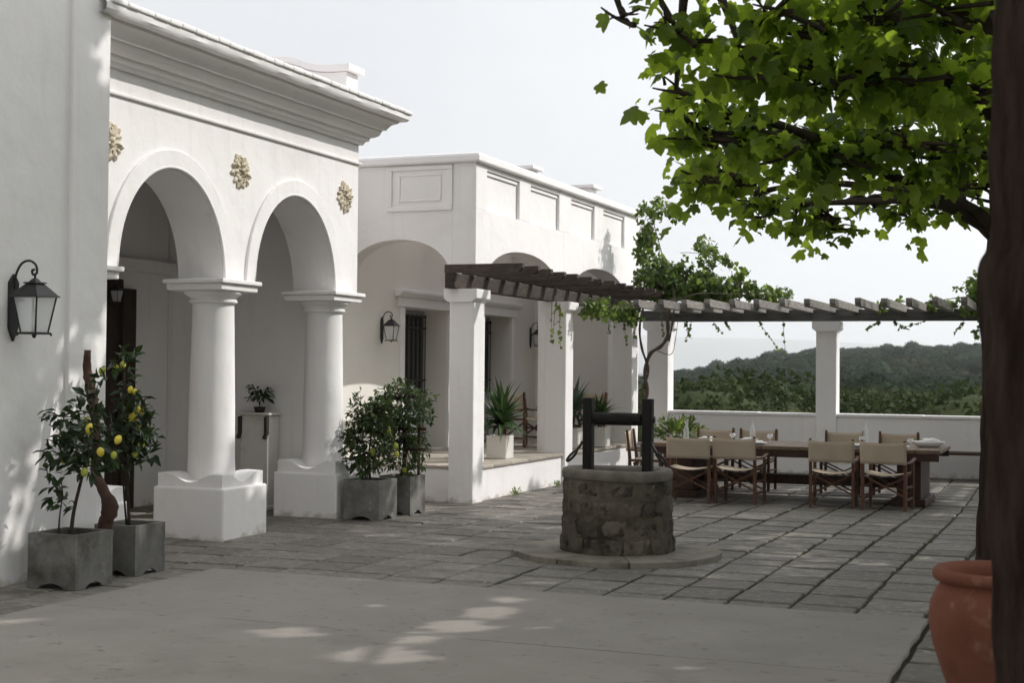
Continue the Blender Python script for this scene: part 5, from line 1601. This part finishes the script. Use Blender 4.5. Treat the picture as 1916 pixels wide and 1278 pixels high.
# two more, added outside the frame to shade the court and wall feet
rb = random.Random(99)
BACK, SIDE = [], []
for (x, y, z) in ((-.3, 15.6, 7.0), (.4, 16.6, 7.5), (-.4, 14.6, 6.8), (.7, 15.2, 7.8), (-.2, 17.4, 7.1), (1.2, 16.2, 8.3), (.2, 18.2, 7.4), (-.3, 16.4, 6.4)):
    BACK.append(((x, y, z), (1.0, 1.0, .65), 90, .23))
for gx in range(6):
    for gy in range(7):
        x = -2.0 + gx * 1.9 + rb.uniform(-.5, .5); y = 12.4 + gy * 1.8 + rb.uniform(-.5, .5)
        if x < -.6: continue
        top = min(8.0, 5.5 + .62 * (x + 2.5))
        for z in (rb.uniform(4.7, 5.2), rb.uniform(5.2, top)) if x < 2.6 else (rb.uniform(3.3, 4.4), rb.uniform(4.8, top)):
            (BACK if x < 2.6 else SIDE).append(((x, y, z), (1.2, 1.2, .75), 50 if (y < 17.2 or x > 2.6) else 5, .24))
for gx in range(4):
    for gy in range(6):
        x, y = .1 + gx * 1.7 + rb.uniform(-.3, .3), 12.2 + gy * 1.7 + rb.uniform(-.4, .4)
        (BACK if x < 2.6 else SIDE).append(((x, y, rb.uniform(3.3, 4.2)), (1.15, 1.15, .6), 75, .24))
plane_tree('tall plane tree added beyond the right edge to shade the court', [(1.7, 18.6, -.1), (1.7, 18.6, 1.5), (1.65, 18.6, 3.5), (1.6, 18.6, 5.5), (1.5, 18.6, 7.6)], [.30, .25, .22, .17, .06],
           [([(1.7, 18.6, 3.4), (.6, 18.0, 4.6), (.0, 17.4, 5.0), (-.4, 16.8, 5.6)], .11, .03), ([(1.7, 18.6, 3.8), (.8, 19.6, 4.8), (.2, 20.2, 5.2), (-.2, 20.4, 5.5)], .11, .03), ([(1.7, 18.6, 3.6), (1.6, 17.0, 4.8), (.9, 15.4, 5.6), (.6, 13.8, 5.8)], .10, .03),
            ([(1.7, 18.6, 4.0), (2.0, 20.4, 5.0), (1.6, 22.4, 5.6)], .10, .03), ([(1.7, 18.6, 5.0), (.6, 18.4, 6.2), (-.4, 18.0, 6.8)], .09, .03)],
           BACK, 1.0, 60, 53)
plane_tree('further plane tree added out of view beyond the right edge for shade', [(5.2, 16.5, -.1), (5.2, 16.5, 1.5), (5.15, 16.5, 3.2), (5.1, 16.6, 5.0), (5.1, 16.6, 7.2)], [.30, .25, .22, .17, .06],
           [([(5.2, 16.5, 2.8), (4.2, 15.4, 3.8), (3.4, 13.8, 4.6)], .11, .03), ([(5.2, 16.5, 3.0), (4.4, 18.2, 4.2), (3.8, 20.4, 5.2)], .11, .03), ([(5.2, 16.5, 3.0), (6.2, 17.6, 4.2), (6.8, 19.6, 5.2)], .10, .03), ([(5.2, 16.5, 3.0), (6.2, 15.2, 4.2), (6.6, 13.4, 5.0)], .10, .03), ([(5.2, 16.5, 4.4), (4.4, 22.0, 5.8), (4.4, 23.4, 6.2)], .08, .03)],
           SIDE, 1.0, 0, 54)

# ================================================================== FAR WOOD
def crown_base(seed, sub, ntri, size):
    """a lumpy bush crown: closed uneven body, for near ones with leaf sprays standing off its surface"""
    r = np.random.default_rng(seed)
    bm = bmesh.new()
    bmesh.ops.create_icosphere(bm, subdivisions=sub, radius=1.0)
    V = np.array([v.co[:] for v in bm.verts]); F = [tuple(v.index for v in f.verts) for f in bm.faces]
    bm.free()
    lob = r.normal(size=(16, 3)); lob /= np.linalg.norm(lob, axis=1)[:, None]
    lob[:, 2] = np.abs(lob[:, 2]) * .9 - .15
    def radius(D):
        q = (D @ lob.T)
        k = np.clip((q - .62) / .38, 0, 1)
        return .66 + .36 * k.max(axis=1) ** .7
    rad = radius(V) * (1 + r.normal(size=len(V)) * .045)
    P = V * rad[:, None] * np.array([1, 1, .85])
    vs, fs = [p for p in P], list(F)
    for k in range(ntri):
        d = r.normal(size=3); d /= np.linalg.norm(d)
        if d[2] < -.4: d[2] = -d[2]
        p = d * radius(d[None])[0] * np.array([1, 1, .85]) * r.uniform(.93, 1.16)
        nn = d + r.normal(size=3) * .8; nn /= np.linalg.norm(nn)
        a_ = np.cross(nn, r.normal(size=3)); a_ /= np.linalg.norm(a_)
        b_ = np.cross(nn, a_)
        s_ = size * r.uniform(.5, 1.4)
        o = len(vs)
        vs += [p - a_ * s_ - b_ * s_ * .5, p + a_ * s_ - b_ * s_ * .5, p + b_ * s_]
        fs.append((o, o + 1, o + 2))
    return arr(vs, fs)
r = np.random.default_rng(77)
NEARC = [crown_base(s, 3, 2600, .026) for s in range(4)]
MIDC = [crown_base(s + 10, 3, 900, .055) for s in range(4)]
FARC = [crown_base(s + 20, 2, 170, .095) for s in range(5)]
def scatter_wood(n, d0, d1, bases, hmin, hmax, power=1.0, az0=-.02, az1=.42, big=1.7):
    Ms = []
    while len(Ms) < n:
        d = d0 + (d1 - d0) * float(r.uniform()) ** power
        az = float(r.uniform(az0, az1)) - YAW + .0
        x, y = d * math.sin(az), d * math.cos(az)
        if y < 33: continue
        h = float(r.uniform(hmin, hmax)) * (big if r.uniform() < .10 else 1)
        z = ground_z(x, y)
        M = Matrix.Translation((x, y, z + h * .42)) @ Matrix.Rotation(float(r.uniform(0, 6.28)), 4, 'Z') @ Matrix.Diagonal((h * .62 * float(r.uniform(.8, 1.3)), h * .62, h * .62 * float(r.uniform(.8, 1.2)), 1))
        Ms.append((int(r.integers(len(bases))), M))
    return Ms
tag(joined('near_wood', NEARC, scatter_wood(300, 46, 140, NEARC, 5.2, 6.9, 1.15, big=1.10), 'wood_leaf', None, smooth=True), 'dense mass of green bushes and small trees just below the terrace', 'woodland', kind='stuff')
tag(joined('hillside_wood', MIDC, scatter_wood(700, 120, 340, MIDC, 3.4, 5.4, 1.0, big=1.35), 'far_leaf', None, smooth=True), 'dark green scrub woodland covering the lower hillside', 'woodland', kind='stuff')
tag(joined('ridge_wood', FARC, scatter_wood(3600, 320, 730, FARC, 2.6, 4.4, .8, big=1.6), 'far_leaf', None, smooth=True), 'far scrub woodland on the ridge against the sky', 'woodland', kind='stuff')

# ================================================================== HAZE
HAZE = True
if HAZE:
    hz = MB().box(-16000, 16000, -150, 16000, -90, 330).build('haze', None)
    mat = bpy.data.materials.new('haze_air'); mat.use_nodes = True
    n, l = mat.node_tree.nodes, mat.node_tree.links
    n.clear()
    out = n.new('ShaderNodeOutputMaterial')
    vol = n.new('ShaderNodeVolumePrincipled')
    vol.inputs['Color'].default_value = (0.95, 0.975, 1.0, 1)
    vol.inputs['Density'].default_value = 0.00016
    vol.inputs['Anisotropy'].default_value = 0.45
    l.new(vol.outputs[0], out.inputs['Volume'])
    hz.data.materials.append(mat)
    tag(hz, 'thin pale haze in the air over the valley', 'haze', kind='stuff')
